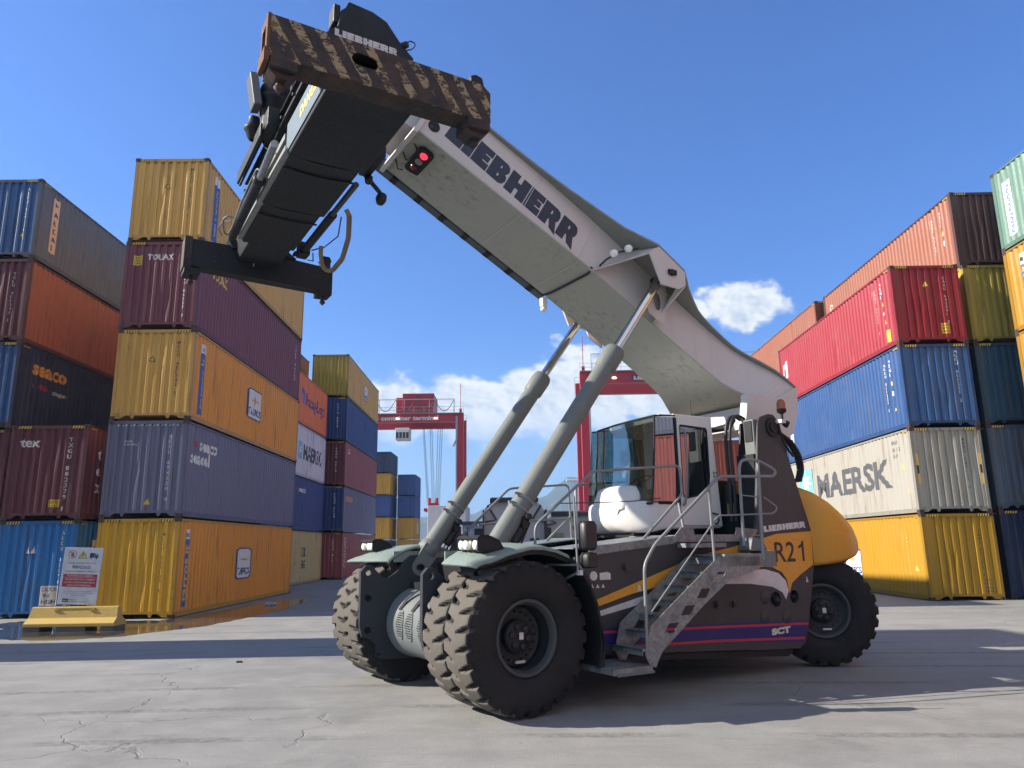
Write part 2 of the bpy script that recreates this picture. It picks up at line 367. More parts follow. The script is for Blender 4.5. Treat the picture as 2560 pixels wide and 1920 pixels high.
def cont_meshes(Ln, seed=0):
    """shared meshes of one container of length Ln; base centre at the origin, ends at y = +-Ln/2"""
    if (Ln, seed) in _cm: return _cm[Ln, seed]
    h = Ln / 2; X = CW / 2; rnd = random.Random(seed * 31 + int(Ln)); D = {}
    def wall(pr, z0, z1, place, dents):
        m = MB(); rows = 7; n = len(pr)
        ds = [(rnd.uniform(pr[0][0] + .3, pr[-1][0] - .3), rnd.uniform(z0 + .3, z1 - .2), rnd.uniform(.05, .14), rnd.uniform(.15, .6), rnd.uniform(.015, .048)) for _ in range(dents)]
        def disp(u_, z_): return -sum(a * math.exp(-((u_ - cu_) / su) ** 2 - ((z_ - cz) / sz) ** 2) for cu_, cz, su, sz, a in ds)
        zs = [z0 + (z1 - z0) * i / rows for i in range(rows + 1)]
        vs = [place(u_, d + disp(u_, z_), z_) for z_ in zs for u_, d in pr]
        fs = [(r * n + i, r * n + i + 1, (r + 1) * n + i + 1, (r + 1) * n + i) for r in range(rows) for i in range(n - 1)]
        m.add(vs, fs); return m
    ps = profile(h - .15, SP, .278); pe = profile(X - .09, EP, .25)
    D['side_wall+'] = wall(ps, .15, CH - .07, lambda a, d, z: (X - .022 + d, a, z), 9 if Ln > 8 else 4).mesh('side_wall')
    D['side_wall-'] = wall(ps, .15, CH - .07, lambda a, d, z: (-X + .022 - d, -a, z), 9 if Ln > 8 else 4).mesh('side_wall')
    D['end_wall'] = wall(pe, .20, CH - .11, lambda a, d, z: (a, -h + .025 - d, z), 5).mesh('end_wall')
    D['end_wall_far'] = wall(pe, .20, CH - .11, lambda a, d, z: (-a, h - .025 + d, z), 2).mesh('end_wall')
    m = MB()
    for sx in (-1, 1):
        for sy in (-1, 1):
            x1, y1 = sx * (X - .008), sy * (h - .008)
            m.box(x1, x1 - sx * .10, y1, y1 - sy * .15, .11, CH - .11)              # corner post
        m.box(sx * (X - .012), sx * (X - .075), -h + .15, h - .15, CH - .085, CH - .022)   # top side rail
        m.box(sx * (X - .014), sx * (X - .05), -h + .15, h - .15, .03, .165)        # bottom side rail
        m.box(sx * (X - .010), sx * (X - .06), -h + .15, h - .15, .03, .045)
        m.box(sx * (X - .011), sx * (X - .06), -h + .15, h - .15, .155, .17)
    for sy in (-1, 1):
        y1 = sy * (h - .012)
        m.box(-X + .11, X - .11, y1, y1 - sy * .07, CH - .125, CH - .02)             # top end rail
        m.box(-X + .11, X - .11, y1, y1 - sy * .08, .135, .21)                       # bottom sill
        for sx in (-1, 1):
            m.prism([(sx * (X - .11), .04), (sx * (X - .11), .135), (sx * (X - .45), .135), (sx * (X - .30), .04)], 'y', y1 - sy * .002, y1 - sy * .06)
            m.prism([(sx * .62, .135), (sx * .48, .135), (sx * .52, .04), (sx * .57, .04)], 'y', y1 - sy * .002, y1 - sy * .06)
    m.box(-X + .06, X - .06, -h + .3, h - .3, .14, .17)                              # underside
    bm = bmesh.new(); me = m.mesh('frame'); bm.from_mesh(me); bmesh.ops.recalc_face_normals(bm, faces=bm.faces); bm.to_mesh(me); bm.free(); D['frame'] = me
    m = MB(); m.box(-X + .02, X - .02, -h + .02, h - .02, CH - .05, CH - .03)
    k = int((Ln - .5) / .42)
    for i in range(k): y = -h + .35 + i * .42; m.box(-X + .12, X - .12, y, y + .2, CH - .03, CH - .012)
    D['roof'] = m.mesh('roof')
    m = MB(); m.cur = 0; m.box(-.081, .081, -.089, .089, 0, .118)
    m.cur = 1
    m.prism(circ(0, .059, .030, 12, .038), 'y', -.0905, .0905); m.prism(circ(0, .059, .045, 12, .028), 'x', -.0825, .0825)
    m.prism(circ(0, 0, .03, 10, .06), 'z', -.001, .1195)
    D['corner_casting'] = m.mesh('corner_casting')
    for k2 in D:
        while len(D[k2].materials) < (2 if k2 == 'corner_casting' else 1): D[k2].materials.append(None)
    _cm[Ln, seed] = (D, ps, pe); return _cm[Ln, seed]

plain('casting_dark', (.012, .011, .010), .8)
paint('casting_rust', (.075, .05, .04), .75, .5, (.16, .075, .04), .6)
CC = {}
def ccol(name, col, rust=.3, dirt=.3, rough=.48, fade=.3, dirtcol=(.10, .075, .055)):
    CC[name] = paint('paint_' + name, col, rough, min(1, dirt * 2.3), dirtcol, rust * 1.15, 0, 1., fade)
    CC['fr_' + name] = paint('frame_' + name, tuple(x * .72 for x in col), rough + .1, .9, (.085, .06, .045), min(1.5, rust + .85), 0, 1.6, fade)
ccol('mustard', (.62, .36, .085), .28, .35); ccol('mustard_dirty', (.66, .37, .03), .75, .5); ccol('mustard_shade', (.72, .29, .03), .35, .3)  # orange side tone of the mustard boxes: shade put into the colour
ccol('slate', (.15, .155, .235), .15, .3); ccol('salmon_shade', (.095, .045, .036), .5, .5); ccol('maroon', (.175, .052, .066), .15, .25); ccol('wine', (.135, .042, .052), .1, .2)  # dark brown end of the salmon box has its shade painted in
ccol('blue', (.038, .11, .27), .35, .35); ccol('bright_blue', (.03, .19, .50), .5, .45); ccol('grey_blue', (.10, .125, .165), .45, .5)
ccol('navy', (.018, .03, .075), .2, .3); ccol('brick', (.36, .105, .055), .4, .35); ccol('orange', (.78, .19, .05), .15, .25)
ccol('light_grey', (.62, .61, .64), .35, .4); ccol('tan', (.52, .42, .18), .25, .3); ccol('olive_yellow', (0.360, 0.270, 0.045), .45, .5)
ccol('deep_blue', (.028, .065, .20), .2, .25); ccol('red_brown', (.30, .085, .08), .25, .3); ccol('red', (0.280, 0.018, 0.030), .15, .18)
ccol('cream', (0.322, 0.310, 0.273), .55, .62, .55, .25, (.17, .115, .065)); ccol('sun_yellow', (0.385, 0.208, 0.010), .05, .12); ccol('salmon', (0.250, 0.085, 0.045), .35, .35)
ccol('royal_blue', (0.017, 0.066, 0.198), .35, .22); ccol('teal', (.030, .078, .125), .7, .6); ccol('mint', (0.121, 0.220, 0.171), .5, .4); ccol('school_yellow', (0.360, 0.190, 0.018), .5, .3)
ccol('pale_blue', (0.182, 0.231, 0.253), .6, .5); ccol('brown', (.17, .10, .06), .5, .5); ccol('yellow2', (0.435, 0.232, 0.022), .25, .3)
INK = {}
for nm, c in dict(white=(.68, .67, .64), black=(.03, .03, .035), navy=(.035, .06, .18), orange=(.62, .30, .06), red=(.45, .04, .04), strip=(.05, .13, .36), yellow=(.72, .48, .05), tealsq=(.16, .50, .52), dgrey=(.075, .08, .09), sky=(.2, .45, .6), peach=(.62, .45, .30), gold=(.70, .42, .10)).items():
    INK[nm] = paint('ink_' + nm, c, .55, .25)

def conform(mesh2d, pr, place, name, mats, parent, faces_mi=None):
    """cut flat lettering along the corrugation's folds and lay it on the sheet"""
    bm = bmesh.new(); vs, fs, mi = mesh2d
    bv = [bm.verts.new((a, b, 0)) for a, b in vs]
    for f, m in zip(fs, mi):
        try: nf = bm.faces.new([bv[i] for i in f]); nf.material_index = m
        except ValueError: pass
    lo = min(a for a, b in vs); hi = max(a for a, b in vs)
    for a, d in pr:
        if lo < a < hi: bmesh.ops.bisect_plane(bm, geom=bm.verts[:] + bm.edges[:] + bm.faces[:], plane_co=(a, 0, 0), plane_no=(1, 0, 0), dist=1e-5)
    for vv in bm.verts:
        d = dprof(pr, vv.co.x); vv.co = Vector(place(vv.co.x, d + .004 + vv.co.z, vv.co.y))
    me = bpy.data.meshes.new(name); bm.to_mesh(me); bm.free()
    for m in mats: me.materials.append(m)
    o = bpy.data.objects.new(name, me); C.objects.link(o); o.parent = parent; return o
INKS = list(INK)
class Marks:
    """flat artwork collected in wall coordinates (u to the right, v up)"""
    def __init__(s): s.vs = []; s.fs = []; s.mi = []
    def poly(s, pts, ink, lift=0.):
        t = tessellate_polygon([[Vector((a, b, 0)) for a, b in pts]]); b0 = len(s.vs); s.vs += list(pts)
        for f in t: s.fs.append(tuple(b0 + i for i in f)); s.mi.append(INKS.index(ink))
    def rect(s, u, v, w_, h_, ink): s.poly([(u, v), (u + w_, v), (u + w_, v + h_), (u, v + h_)], ink)
    def text(s, t, u, v, hgt, ink, wid=None, bold=.02, rot=0):
        vs, fs = textmesh(t, bold, 2)
        if not vs: return
        x0 = min(a for a, b in vs); x1 = max(a for a, b in vs); sx = hgt if wid is None else wid / (x1 - x0)
        pts = [((a - x0) * sx, b * hgt) for a, b in vs]
        if rot == 90: pts = [(-b, a) for a, b in pts]
        if rot == -90: pts = [(b, -a) for a, b in pts]
        b0 = len(s.vs); s.vs += [(u + a, v + b) for a, b in pts]
        for f in fs: s.fs.append(tuple(b0 + i for i in f)); s.mi.append(INKS.index(ink))
    def stack(s, t, u, v, hgt, ink, step=1.35, bold=.02, wid=None):
        for i, ch in enumerate(t):
            if ch != ' ': s.text(ch, u, v - (i + 1) * hgt * step, hgt, ink, None, bold)
    def tri(s, u, v, k, ink='yellow'): s.poly([(u, v), (u + k, v), (u + k / 2, v + k * .9)], ink)
def strip(m, u, v0=.45, L_=2.0, txt='tarros.it', ink='gold'):
    m.rect(u, v0, .36, L_, 'strip'); m.rect(u, v0 + L_, .36, .30, 'white'); m.rect(u + .1, v0 + L_ + .06, .16, .12, 'black')
def badge(m, m2, u, v, k=1.):
    kx = 1.9 * k
    m.poly([(u + a * kx, v + b * k) for a, b in ((.05, 0), (.75, 0), (.85, .1), (.85, 1.05), (.75, 1.15), (.1, 1.15), (0, 1.05), (0, .1))], 'navy')
    m2.poly([(u + a * kx, v + b * k) for a, b in ((.08, .05), (.73, .05), (.80, .12), (.80, 1.03), (.73, 1.10), (.12, 1.10), (.05, 1.03), (.05, .12))], 'white')
def badge2(m3, u, v, k=1.):
    kx = 1.9 * k; cx, cy = u + .43 * kx, v + .72 * k
    m3.poly([(cx + r * kx * .9 * math.cos(a), cy + r * k * math.sin(a)) for r, a in ((.05 if i % 2 else (.3 if i % 4 == 2 else .2), i * math.pi / 4 + math.pi / 2) for i in range(8))], 'orange')
    m3.text('TARROS', u + .07 * kx, v + .17 * k, .25 * k, 'navy', .72 * kx, .04)

NCON = 0
def container(x, y, yaw, z, zs, Ln, label, side, end=None, frame=None, marks=None, group=None, casting='casting_rust', haz=True, seed=0, roof=None, castings=True):
    """(x, y) = centre of the near end on the ground plan; z = bottom; zs = stack pitch"""
    global NCON; NCON += 1
    D, ps, pe = cont_meshes(Ln, seed % 3); h = Ln / 2; X = CW / 2
    root = empty('shipping_container', (x - math.sin(yaw) * h, y + math.cos(yaw) * h, z), yaw); root.scale = (1, 1, zs / (CH + .012))
    tag(root, label, 'container', group)
    sm, em = CC[side], CC[end or side]; fm = CC['fr_' + (frame or side)]
    def part(nm, key, mt, mt2=None):
        o = bpy.data.objects.new(nm, D[key]); C.objects.link(o); o.parent = root
        for i, mm in enumerate((mt, mt2)):
            if mm is not None and i < len(o.material_slots): o.material_slots[i].link = 'OBJECT'; o.material_slots[i].material = mm
        return o
    part('frame', 'frame', fm); part('side_wall', 'side_wall+', sm); part('side_wall', 'side_wall-', sm); part('roof', 'roof', sm)
    ew = part('end_wall', 'end_wall', em); part('end_wall', 'end_wall_far', em)
    if castings:
        for sx in (-1, 1):
            for sy in (-1, 1):
                for zz in (0, CH - .118):
                    o = part('corner_casting', 'corner_casting', MATS[casting], MATS['casting_dark']); o.location = (sx * (X - .081), sy * (h - .089), zz)
    if haz:
        m = MB()
        for sx in (-1, 1):
            for i in range(5):
                for mi in (0, 1):
                    a = sx * (X - .2 - i * .085 - mi * .042); m.prism([(a, CH - .115), (a + .042, CH - .115), (a + .075, CH - .035), (a + .033, CH - .035)], 'y', -h + .012, -h + .0095, (), mi)
        for s_ in (-1, 1):
            for i in range(4):
                for mi in (0, 1):
                    a = -h + .2 + i * .085 + mi * .042; m.prism([(a, CH - .13), (a + .042, CH - .13), (a + .06, CH - .088), (a + .018, CH - .088)], 'x', s_ * (X - .021), s_ * (X - .014), (), mi)
        m.build('hazard_stripes', [INK['yellow'], INK['black']], root)
    if marks:
        pl = {'end': (pe, lambda a, d, z_: (a, -h + .025 - d, z_)), '+': (ps, lambda a, d, z_: (X - .022 + d, a, z_)), '-': (ps, lambda a, d, z_: (-X + .022 - d, -a, z_))}
        for face, layers in marks.items():
            for k, mk in enumerate(layers):
                if mk.vs:
                    pr, fn = pl[face]; lift = .003 * k
                    conform((mk.vs, mk.fs, mk.mi), pr, (lambda a, d, z_, fn=fn, lift=lift: fn(a, d + lift, z_)), 'lettering', [INK[i] for i in INKS], root)
    return root

def mk(fn, n=1):
    L_ = [Marks() for _ in range(n)]; fn(*L_); return L_
h20, h40 = 3.03, 6.096
def yawpos(x, y, yaw, right):      # centre of near end from its right (True) or left corner
    s_ = -1 if right else 1; return x + s_ * math.cos(yaw) * CW / 2, y + s_ * math.sin(yaw) * CW / 2
YA, YR = .0117, -.0152
AX, AY = yawpos(-10.04, 22.68, YA, True)
AL = [0, 2.93, 5.92, 8.85, 11.83, 14.79]
GA = 'containers of the left row beside the puddle'
def lev(L_, i): return L_[i], L_[i + 1] - L_[i]
def num(m, t, u=.62, v=2.55, h=.1, ink='white'): m.stack(t, u, v, h, ink)

# ---- A: the tall five-high stack by the puddle (bottom to top)
def A1s(m, m2, m3): strip(m, -5.5, .27); m2.text('tarros.it', -5.5 + .28, .42, .22, 'gold', 1.7, .03, 90); badge(m, m2, -.95, .88, .98); badge2(m3, -.95, .88, .98)
def A1e(m): m.stack('MSCU 253107 9', .72, 2.5, .1, 'dgrey')
z, zs = lev(AL, 0); container(AX, AY, YA, z, zs, 12.192, 'bottom container of the five-high left stack, rust-spotted mustard end standing in the puddle', 'mustard_shade', 'mustard_dirty', 'mustard_dirty', {'+': mk(A1s, 3), 'end': mk(A1e)}, GA)
def A2s(m, m2): m.text('ge', -5.52, 2.16, .28, 'red', .45, .05); m.text('seaco', -5.0, 2.10, .40, 'white', 1.5, .05); m.text('seacel', -5.6, 1.66, .40, 'white', 1.5, .05)
def A2e(m, m2):
    m.stack('GESU 694330 4', .66, 2.5, .115, 'white'); m.rect(-.62, 2.32, .02, .22, 'black'); m.text('Caution', -.68, 2.24, .055, 'white'); m.text('2.48m Wide', -.68, 2.14, .055, 'white')
    for i in range(16): m.poly([(-.95 + i * .12, 2.72), (-.90 + i * .12, 2.72), (-.86 + i * .12, 2.775), (-.91 + i * .12, 2.775)], 'white')
    m.tri(.06, .38, .2); m.rect(.70, 2.62, .08, .0, 'white')
z, zs = lev(AL, 1); container(AX, AY, YA, z, zs, 12.192, 'slate blue seaco container second from the ground in the five-high left stack', 'slate', 'slate', None, {'+': mk(A2s, 2), 'end': mk(A2e, 2)}, GA, haz=False, seed=1)
def A3s(m, m2, m3): strip(m, -5.42, .28); m2.text('tarros.it', -5.42 + .28, .45, .22, 'gold', 1.7, .03, 90); badge(m, m2, -.9, .97, 1.03); badge2(m3, -.9, .97, 1.03)
def A3e(m, m2): m.stack('MSCU 451742 3', .66, 2.55, .1, 'dgrey'); m.tri(-.2, 1.85, .2, 'black'); m2.tri(-.165, 1.872, .13, 'yellow')
z, zs = lev(AL, 2); container(AX + .02, AY, YA, z, zs, 12.192, 'golden yellow container in the middle of the five-high left stack, white badge on its side', 'mustard_shade', 'mustard', 'mustard', {'+': mk(A3s, 3), 'end': mk(A3e, 2)}, GA, seed=2)
def A4s(m, m2): m.text('TOUAX', -4.9, 2.1, .34, 'yellow', 1.3, .05); m.stack('TCLU 86507', 5.25, 2.5, .12, 'white', 1.4); m.rect(5.3, .8, .09, .2, 'yellow')
def A4e(m, m2): m.rect(-.94, 2.1, .28, .32, 'yellow'); m.text('TOUAX', -.5, 2.28, .19, 'white', .85, .05); m.stack('TCLU 86507 9', .74, 2.0, .1, 'white'); [m2.text(t, -.92, 2.32 - i * .09, .06, 'black', .24) for i, t in enumerate(('CAUTION', 'HIGH', 'TRAILER'))]
z, zs = lev(AL, 3); container(AX - .02, AY, YA, z, zs, 12.192, 'dark maroon container second from the top of the five-high left stack', 'maroon', 'maroon', None, {'+': mk(A4s, 2), 'end': mk(A4e, 2)}, GA, seed=0)
def A5s(m, m2): strip(m, -5.34, .32); m2.text('tarros.it', -5.34 + .28, .5, .22, 'gold', 1.7, .03, 90)
def A5e(m, m2): m.stack('MSCU 309127 1', .62, 2.6, .1, 'dgrey'); m.tri(-.2, 1.85, .2, 'black'); m2.tri(-.165, 1.872, .13, 'mustard' if 0 else 'yellow')
z, zs = lev(AL, 4); container(AX + .01, AY, YA, z, zs, 12.192, 'topmost golden container of the five-high left stack, against the sky', 'mustard', 'mustard', None, {'+': mk(A5s, 2), 'end': mk(A5e, 2)}, GA, seed=1)

# ---- two-high stack behind the warning sign
GB = 'containers at the left edge'
BX, BY = yawpos(-13.45, 23.35, YA, True)
def b1(m, m2): m.stack('ARKU 835741 5', .70, 2.62, .12, 'white'); m2.text('CAUTION', .30, .78, .12, 'black', .42); m2.text("9-6'", .34, .60, .12, 'black'); m2.text('HIGH', .32, .42, .12, 'black'); m.rect(.26, .36, .52, .58, 'white'); m.poly([(-.35, 1.9), (-.28, 2.1), (-.2, 1.9)], 'white'); m.poly([(-.18, 1.9), (-.1, 2.12), (-.06, 1.9)], 'white'); m.rect(-.36, 1.86, .3, .03, 'navy')
def b1s(m, m2): m.rect(-5.2, .6, .32, 1.7, 'white'); m2.stack('ARKAS', -5.12, 2.2, .18, 'navy', 1.6, .05)
container(BX, BY, YA, 0, 2.93, 12.192, 'bright blue container on the ground right behind the warning sign', 'bright_blue', None, None, {'end': mk(b1, 2), '+': mk(b1s, 2)}, GB, seed=1)
def b2(m, m2): m.text('tex', -.92, 2.22, .30, 'white', .62, .03); m.stack('TXGU 882379 1', .60, 2.55, .13, 'white'); m.rect(.16, .38, .36, .22, 'yellow'); m2.text('CAUTION', .18, .48, .09, 'black', .32, .03); m2.text("9'6 HIGH", .18, .40, .05, 'black', .32)
def b2s(m): m.stack('tex', -5.35, 2.4, .38, 'white', 1.35, .03)
container(BX + .03, BY - .05, YA, 2.93, 2.98, 12.192, 'wine red container with white tex lettering stacked on the bright blue one', 'wine', None, None, {'end': mk(b2, 2), '+': mk(b2s)}, GB, seed=2)
# ---- five-high stack at the left edge
QX, QY = yawpos(-16.4, 23.95, YA, True)
container(QX, QY, YA, 0, 2.93, 12.192, 'blue container at the ground of the leftmost five-high stack, mostly hidden', 'deep_blue', group=GB)
container(QX, QY, YA, 2.93, 2.98, 12.192, 'maroon container sliver at the left edge beside the tex container', 'wine', group=GB, seed=1)
def q3(m, m2): m.text('seaco', -5.3, 2.0, .50, 'orange', 2.0, .05); m.text('company', -4.1, 1.50, .17, 'white', .95); m.text('a', -5.2, 1.55, .15, 'white'); m.text('HNA', -4.9, 1.53, .19, 'red', .65, .04)
def q3e(m): m.stack('SEGU 403347', .5, 2.5, .12, 'white')
container(QX + .05, QY - .05, YA, 5.91, 2.95, 12.192, 'dark navy container with orange seaco lettering, third up at the left edge', 'navy', 'blue', None, {'+': mk(q3, 2), 'end': mk(q3e)}, GB, seed=0)
def q4(m): m.stack('TCLU 411345 1', .62, 2.45, .1, 'white')
container(QX, QY, YA, 8.86, 2.97, 12.192, 'brick red weathered container directly below the topmost blue one at the left edge', 'brick', 'wine', 'wine', {'end': mk(q4)}, GB, seed=2, haz=False)
def q5(m, m2): m.rect(-5.3, .55, .42, 2.0, 'peach'); m2.stack('ARKAS', -5.18, 2.2, .19, 'navy', 1.62, .06); m2.poly([(-5.2, 2.3), (-5.12, 2.45), (-5.0, 2.3)], 'navy')
def q5e(m): m.stack('ARKU 857163 0', .72, 2.6, .11, 'white'); m.tri(.62, .8, .18)
container(QX + .02, QY, YA, 11.83, 2.96, 12.192, 'topmost blue container at the left edge with a peach vertical name strip', 'grey_blue', 'blue', 'grey_blue', {'+': mk(q5, 2), 'end': mk(q5e)}, GB, seed=1)

# ---- C: four-high stack behind the tall left stack
GC = 'containers further back in the left row'
CX, CY = yawpos(-11.9, 35.45, YA, True)
def c1(m): m.text('CIL', 1.35, 1.5, .5, 'dgrey', 1.1, .04); m.text('SG', 1.45, .85, .45, 'dgrey', .9, .04); m.stack('CILU 10', .2, 2.4, .14, 'dgrey')
container(CX, CY, YA, 0, 2.95, 12.192, 'tan container on the ground behind the tall left stack', 'tan', marks={'+': mk(c1)}, group=GC, haz=False)
def c2(m): m.text('ge', -.2, 2.1, .3, 'red', .4, .05); m.text('seaco', .3, 2.1, .3, 'white', 1.5, .05)
container(CX, CY, YA, 2.95, 2.97, 12.192, 'dark blue ribbed container between a tan and a white one behind the tall left stack', 'deep_blue', marks={'+': mk(c2)}, group=GC, seed=1)
def c3(m, m2): m.rect(-.1, 1.0, .8, .95, 'sky'); m2.poly([(.3 + r * math.cos(a), 1.5 + r * math.sin(a)) for r, a in ((.14 if i % 2 else .36, i * math.pi / 7 + math.pi / 2) for i in range(14))], 'white'); m.text('MAERSK', 1.0, 1.05, .85, 'dgrey', 4.2, .04)
container(CX, CY, YA, 5.92, 2.95, 12.192, 'light grey container below the orange one behind the tall left stack', 'light_grey', marks={'+': mk(c3, 2)}, group=GC, seed=2)
def c4(m): m.poly([(0, 1.35), (.22, 1.2), (.22, 1.75), (.42, 1.85), (.42, 1.3), (.62, 1.2), (.62, 1.95), (.36, 2.15), (0, 2.0)], 'strip'); m.text('Hapag-Lloyd', 1.0, 1.25, .7, 'navy', 4.4, .03)
container(CX, CY, YA, 8.87, 2.96, 12.192, 'bright orange container on top of the four-high stack behind the tall left stack', 'orange', marks={'+': mk(c4)}, group=GC)
C2X, C2Y = yawpos(-14.04, 38.4, YA, True)
for i, (cn, lb) in enumerate((('deep_blue', 'hidden navy container at the ground of the rear row'), ('brick', 'hidden brick container second in the rear row'), ('blue', 'hidden blue container third in the rear row'), ('mustard', 'hidden mustard container fourth in the rear row'), ('brown', 'brown weathered container peeping out above the orange one'))):
    container(C2X, C2Y, YA, AL[i], AL[i + 1] - AL[i], 12.192, lb, cn, group=GC, seed=i, castings=i == 4, haz=False)
# ---- D: five-high stack in the middle distance
DX, DY = yawpos(-11.0, 48.7, YA, True)
GD = 'containers in the middle distance'
def d5(m, m2, m3): badge(m, m2, -.3, 1.0, .95); badge2(m3, -.3, 1.0, .95); m.stack('MSCU 42', -5.4, 2.6, .14, 'navy')
def dn(t, v=2.5, u=.55, ink='white'): return mk(lambda m: m.stack(t, u, v, .13, ink))
def dname(t, ink): return mk(lambda m: m.text(t, -5.4, 2.0, .5, ink, 2.2, .05))
container(DX, DY, YA, 0, 2.95, 12.192, 'red brown container on the ground in the far five-high stack beside the front wheel', 'red_brown', 'red_brown', None, {'end': dn('CRXU 412'), '+': mk(lambda m: m.text('CRONOS', -4.9, .7, .5, 'peach', 1.9, .03, 90))}, GD)
container(DX, DY, YA, 2.95, 2.97, 12.192, 'dusky blue container, second up in the far five-high stack', 'slate', 'deep_blue', None, {'end': dn('SEGU 5124'), '+': dname('seaco', 'orange')}, GD, seed=1)
container(DX, DY, YA, 5.92, 2.95, 12.192, 'red brown container halfway up the far five-high stack, between two blue ones', 'red_brown', 'wine', None, {'end': dn('TGHU 9214'), '+': mk(lambda m: m.text('CAI', -5.2, 2.2, .3, 'white', .5, .05))}, GD, seed=2)
container(DX, DY, YA, 8.87, 2.96, 12.192, 'deep blue container below the topmost olive yellow one in the far stack', 'deep_blue', 'deep_blue', None, {'end': dn('FCIU 8832')}, GD)
container(DX, DY, YA, 11.83, 2.96, 12.192, 'topmost olive yellow container of the far five-high stack', 'mustard', 'olive_yellow', 'olive_yellow', {'+': mk(d5, 3)}, GD, seed=1, haz=False)
D2X, D2Y = yawpos(-13.5, 48.6, YA, True)
for i, cn in enumerate(('mustard', 'brick', 'deep_blue', 'mustard')):
    container(D2X, D2Y + .1 * i, YA, AL[i], AL[i + 1] - AL[i], 12.192, 'hidden %s container, level %s, behind the far five-high stack' % (cn.replace('_', ' '), 'one two three four'.split()[i]), cn, group=GD, seed=i, castings=False, haz=False)
# ---- E, F: small stacks in the far distance
GE = 'small stacks under the far gantry crane'
EX, EY = yawpos(-16.6, 101, 0, True); FX, FY = yawpos(-13.5, 103, 0, True)
for i, (cn, lb) in enumerate((('deep_blue', 'distant blue container at the foot of the farther five-high stack'), ('yellow2', 'distant yellow container just above the lowest blue one'), ('deep_blue', 'distant blue container between two yellow ones'), ('yellow2', 'distant yellow container second from the top of its stack'), ('navy', 'distant dark blue container topping the farther stack'))):
    container(EX, EY, 0, 2.95 * i, 2.95, 6.06, lb, cn, group=GE, seed=i, haz=False, castings=False)
for i, (cn, lb) in enumerate((('yellow2', 'distant yellow container lowest in the four-high stack under the crane'), ('yellow2', 'distant yellow container with a white badge below two blue ones'), ('deep_blue', 'distant blue container resting on the yellow pair'), ('deep_blue', 'distant blue container on top of the four-high stack under the crane'))):
    container(FX, FY, 0, 2.95 * i, 2.95, 6.06, lb, cn, group=GE, seed=i, haz=False, castings=False, marks={'+': mk(lambda m: m.rect(-.2, .8, .8, 1.4, 'white'))} if i == 1 else None)

# ---- R: the big right stack
GR = 'containers of the right row behind the machine'
RX, RY = yawpos(13.72, 25.48, YR, False); RL = [0, 2.86, 5.795, 8.79, 11.73]
def r1s(m, m2, m3): badge(m, m2, -.5, .55, 1.0); badge2(m3, -.5, .55, 1.0); m.tri(5.25, .95, .22, 'gold'); m.stack('HMMU 451274', 4.85, 2.3, .1, 'mustard' if 0 else 'gold')
def r1e(m): m.stack('HMMU 451274 9', .62, 2.35, .09, 'dgrey'); [m.text(t, .62, .62 - i * .12, .07, 'dgrey', .3) for i, t in enumerate(('CAUTION', "9'6", 'HIGH', 'CONTAINER'))]
z, zs = lev(RL, 0); container(RX, RY, YR, z, zs, 12.192, 'sunlit yellow container on the ground behind the rear wheel', 'sun_yellow', None, None, {'-': mk(r1s, 3), 'end': mk(r1e)}, GR, seed=1)
def r2s(m, m2):
    m.rect(-4.7, 1.28, 1.65, 1.12, 'tealsq'); m2.poly([(-3.88 + 1.5 * r * math.cos(a), 1.82 + r * math.sin(a) * 1.15) for r, a in ((.17 if i % 2 else .47, i * math.pi / 7 + math.pi / 2) for i in range(14))], 'white')
    m.text('MAERSK', -2.6, 1.02, 1.02, 'dgrey', 7.0, .045); m.text('MRKU', 4.65, 2.45, .14, 'dgrey', .45); m.text('58 713', 4.65, 2.2, .14, 'dgrey', .55); m.text('45G1', 4.65, 1.98, .14, 'dgrey', .4); m.tri(5.2, 1.55, .22, 'gold'); m.rect(5.5, .7, .11, .2, 'gold')
def r2e(m, m2):
    m.stack('MRKU 587135 0', .55, 2.55, .1, 'dgrey')
    for u_ in (-1.12, 1.02): m.rect(u_, .95, .10, 1.05, 'gold'); m2.rect(u_ + .015, 1.32, .07, .28, 'black')
z, zs = lev(RL, 1); container(RX - .02, RY, YR, z, zs, 12.192, 'dirty cream container with large grey lettering and rusty corner post', 'cream', 'cream', 'cream', {'-': mk(r2s, 2), 'end': mk(r2e, 2)}, GR, seed=2)
def r3s(m, m2): m.rect(-5.45, .48, .40, 2.0, 'white'); m2.stack('ARKAS', -5.36, 2.3, .2, 'navy', 1.6, .05); m.stack('ARKU 853223 2', 4.75, 2.5, .1, 'white'); m.stack('45G1', 5.1, 2.6, .12, 'white'); m.rect(5.12, 1.62, .09, .14, 'yellow'); m.rect(5.12, 1.25, .1, .16, 'white'); m.tri(5.15, .7, .2)
def r3e(m): m.stack('ARKU 853223 2', .68, 2.7, .105, 'white')
z, zs = lev(RL, 2); container(RX + .01, RY, YR, z, zs, 12.192, 'royal blue container between the red one and the cream one in the right stack', 'royal_blue', 'blue', None, {'-': mk(r3s, 2), 'end': mk(r3e)}, GR, seed=0)
def r4s(m, m2): m.poly([(-5.7, 1.25), (-5.5, 1.15), (-5.5, 1.75), (-5.3, 1.85), (-5.3, 2.05), (-5.7, 1.95)], 'white'); m.poly([(-5.42, 1.2), (-5.1, 1.3), (-5.1, 2.15), (-5.25, 2.1), (-5.25, 1.5), (-5.42, 1.4)], 'white'); m.stack('CAAU 642091 0', 4.7, 2.45, .1, 'white'); m.stack('45G1', 5.1, 2.6, .12, 'white'); m.rect(5.15, 1.65, .09, .14, 'yellow'); m.rect(5.15, 1.3, .1, .12, 'white'); m.tri(5.18, .95, .2); m.rect(5.2, .25, .32, .45, 'yellow')
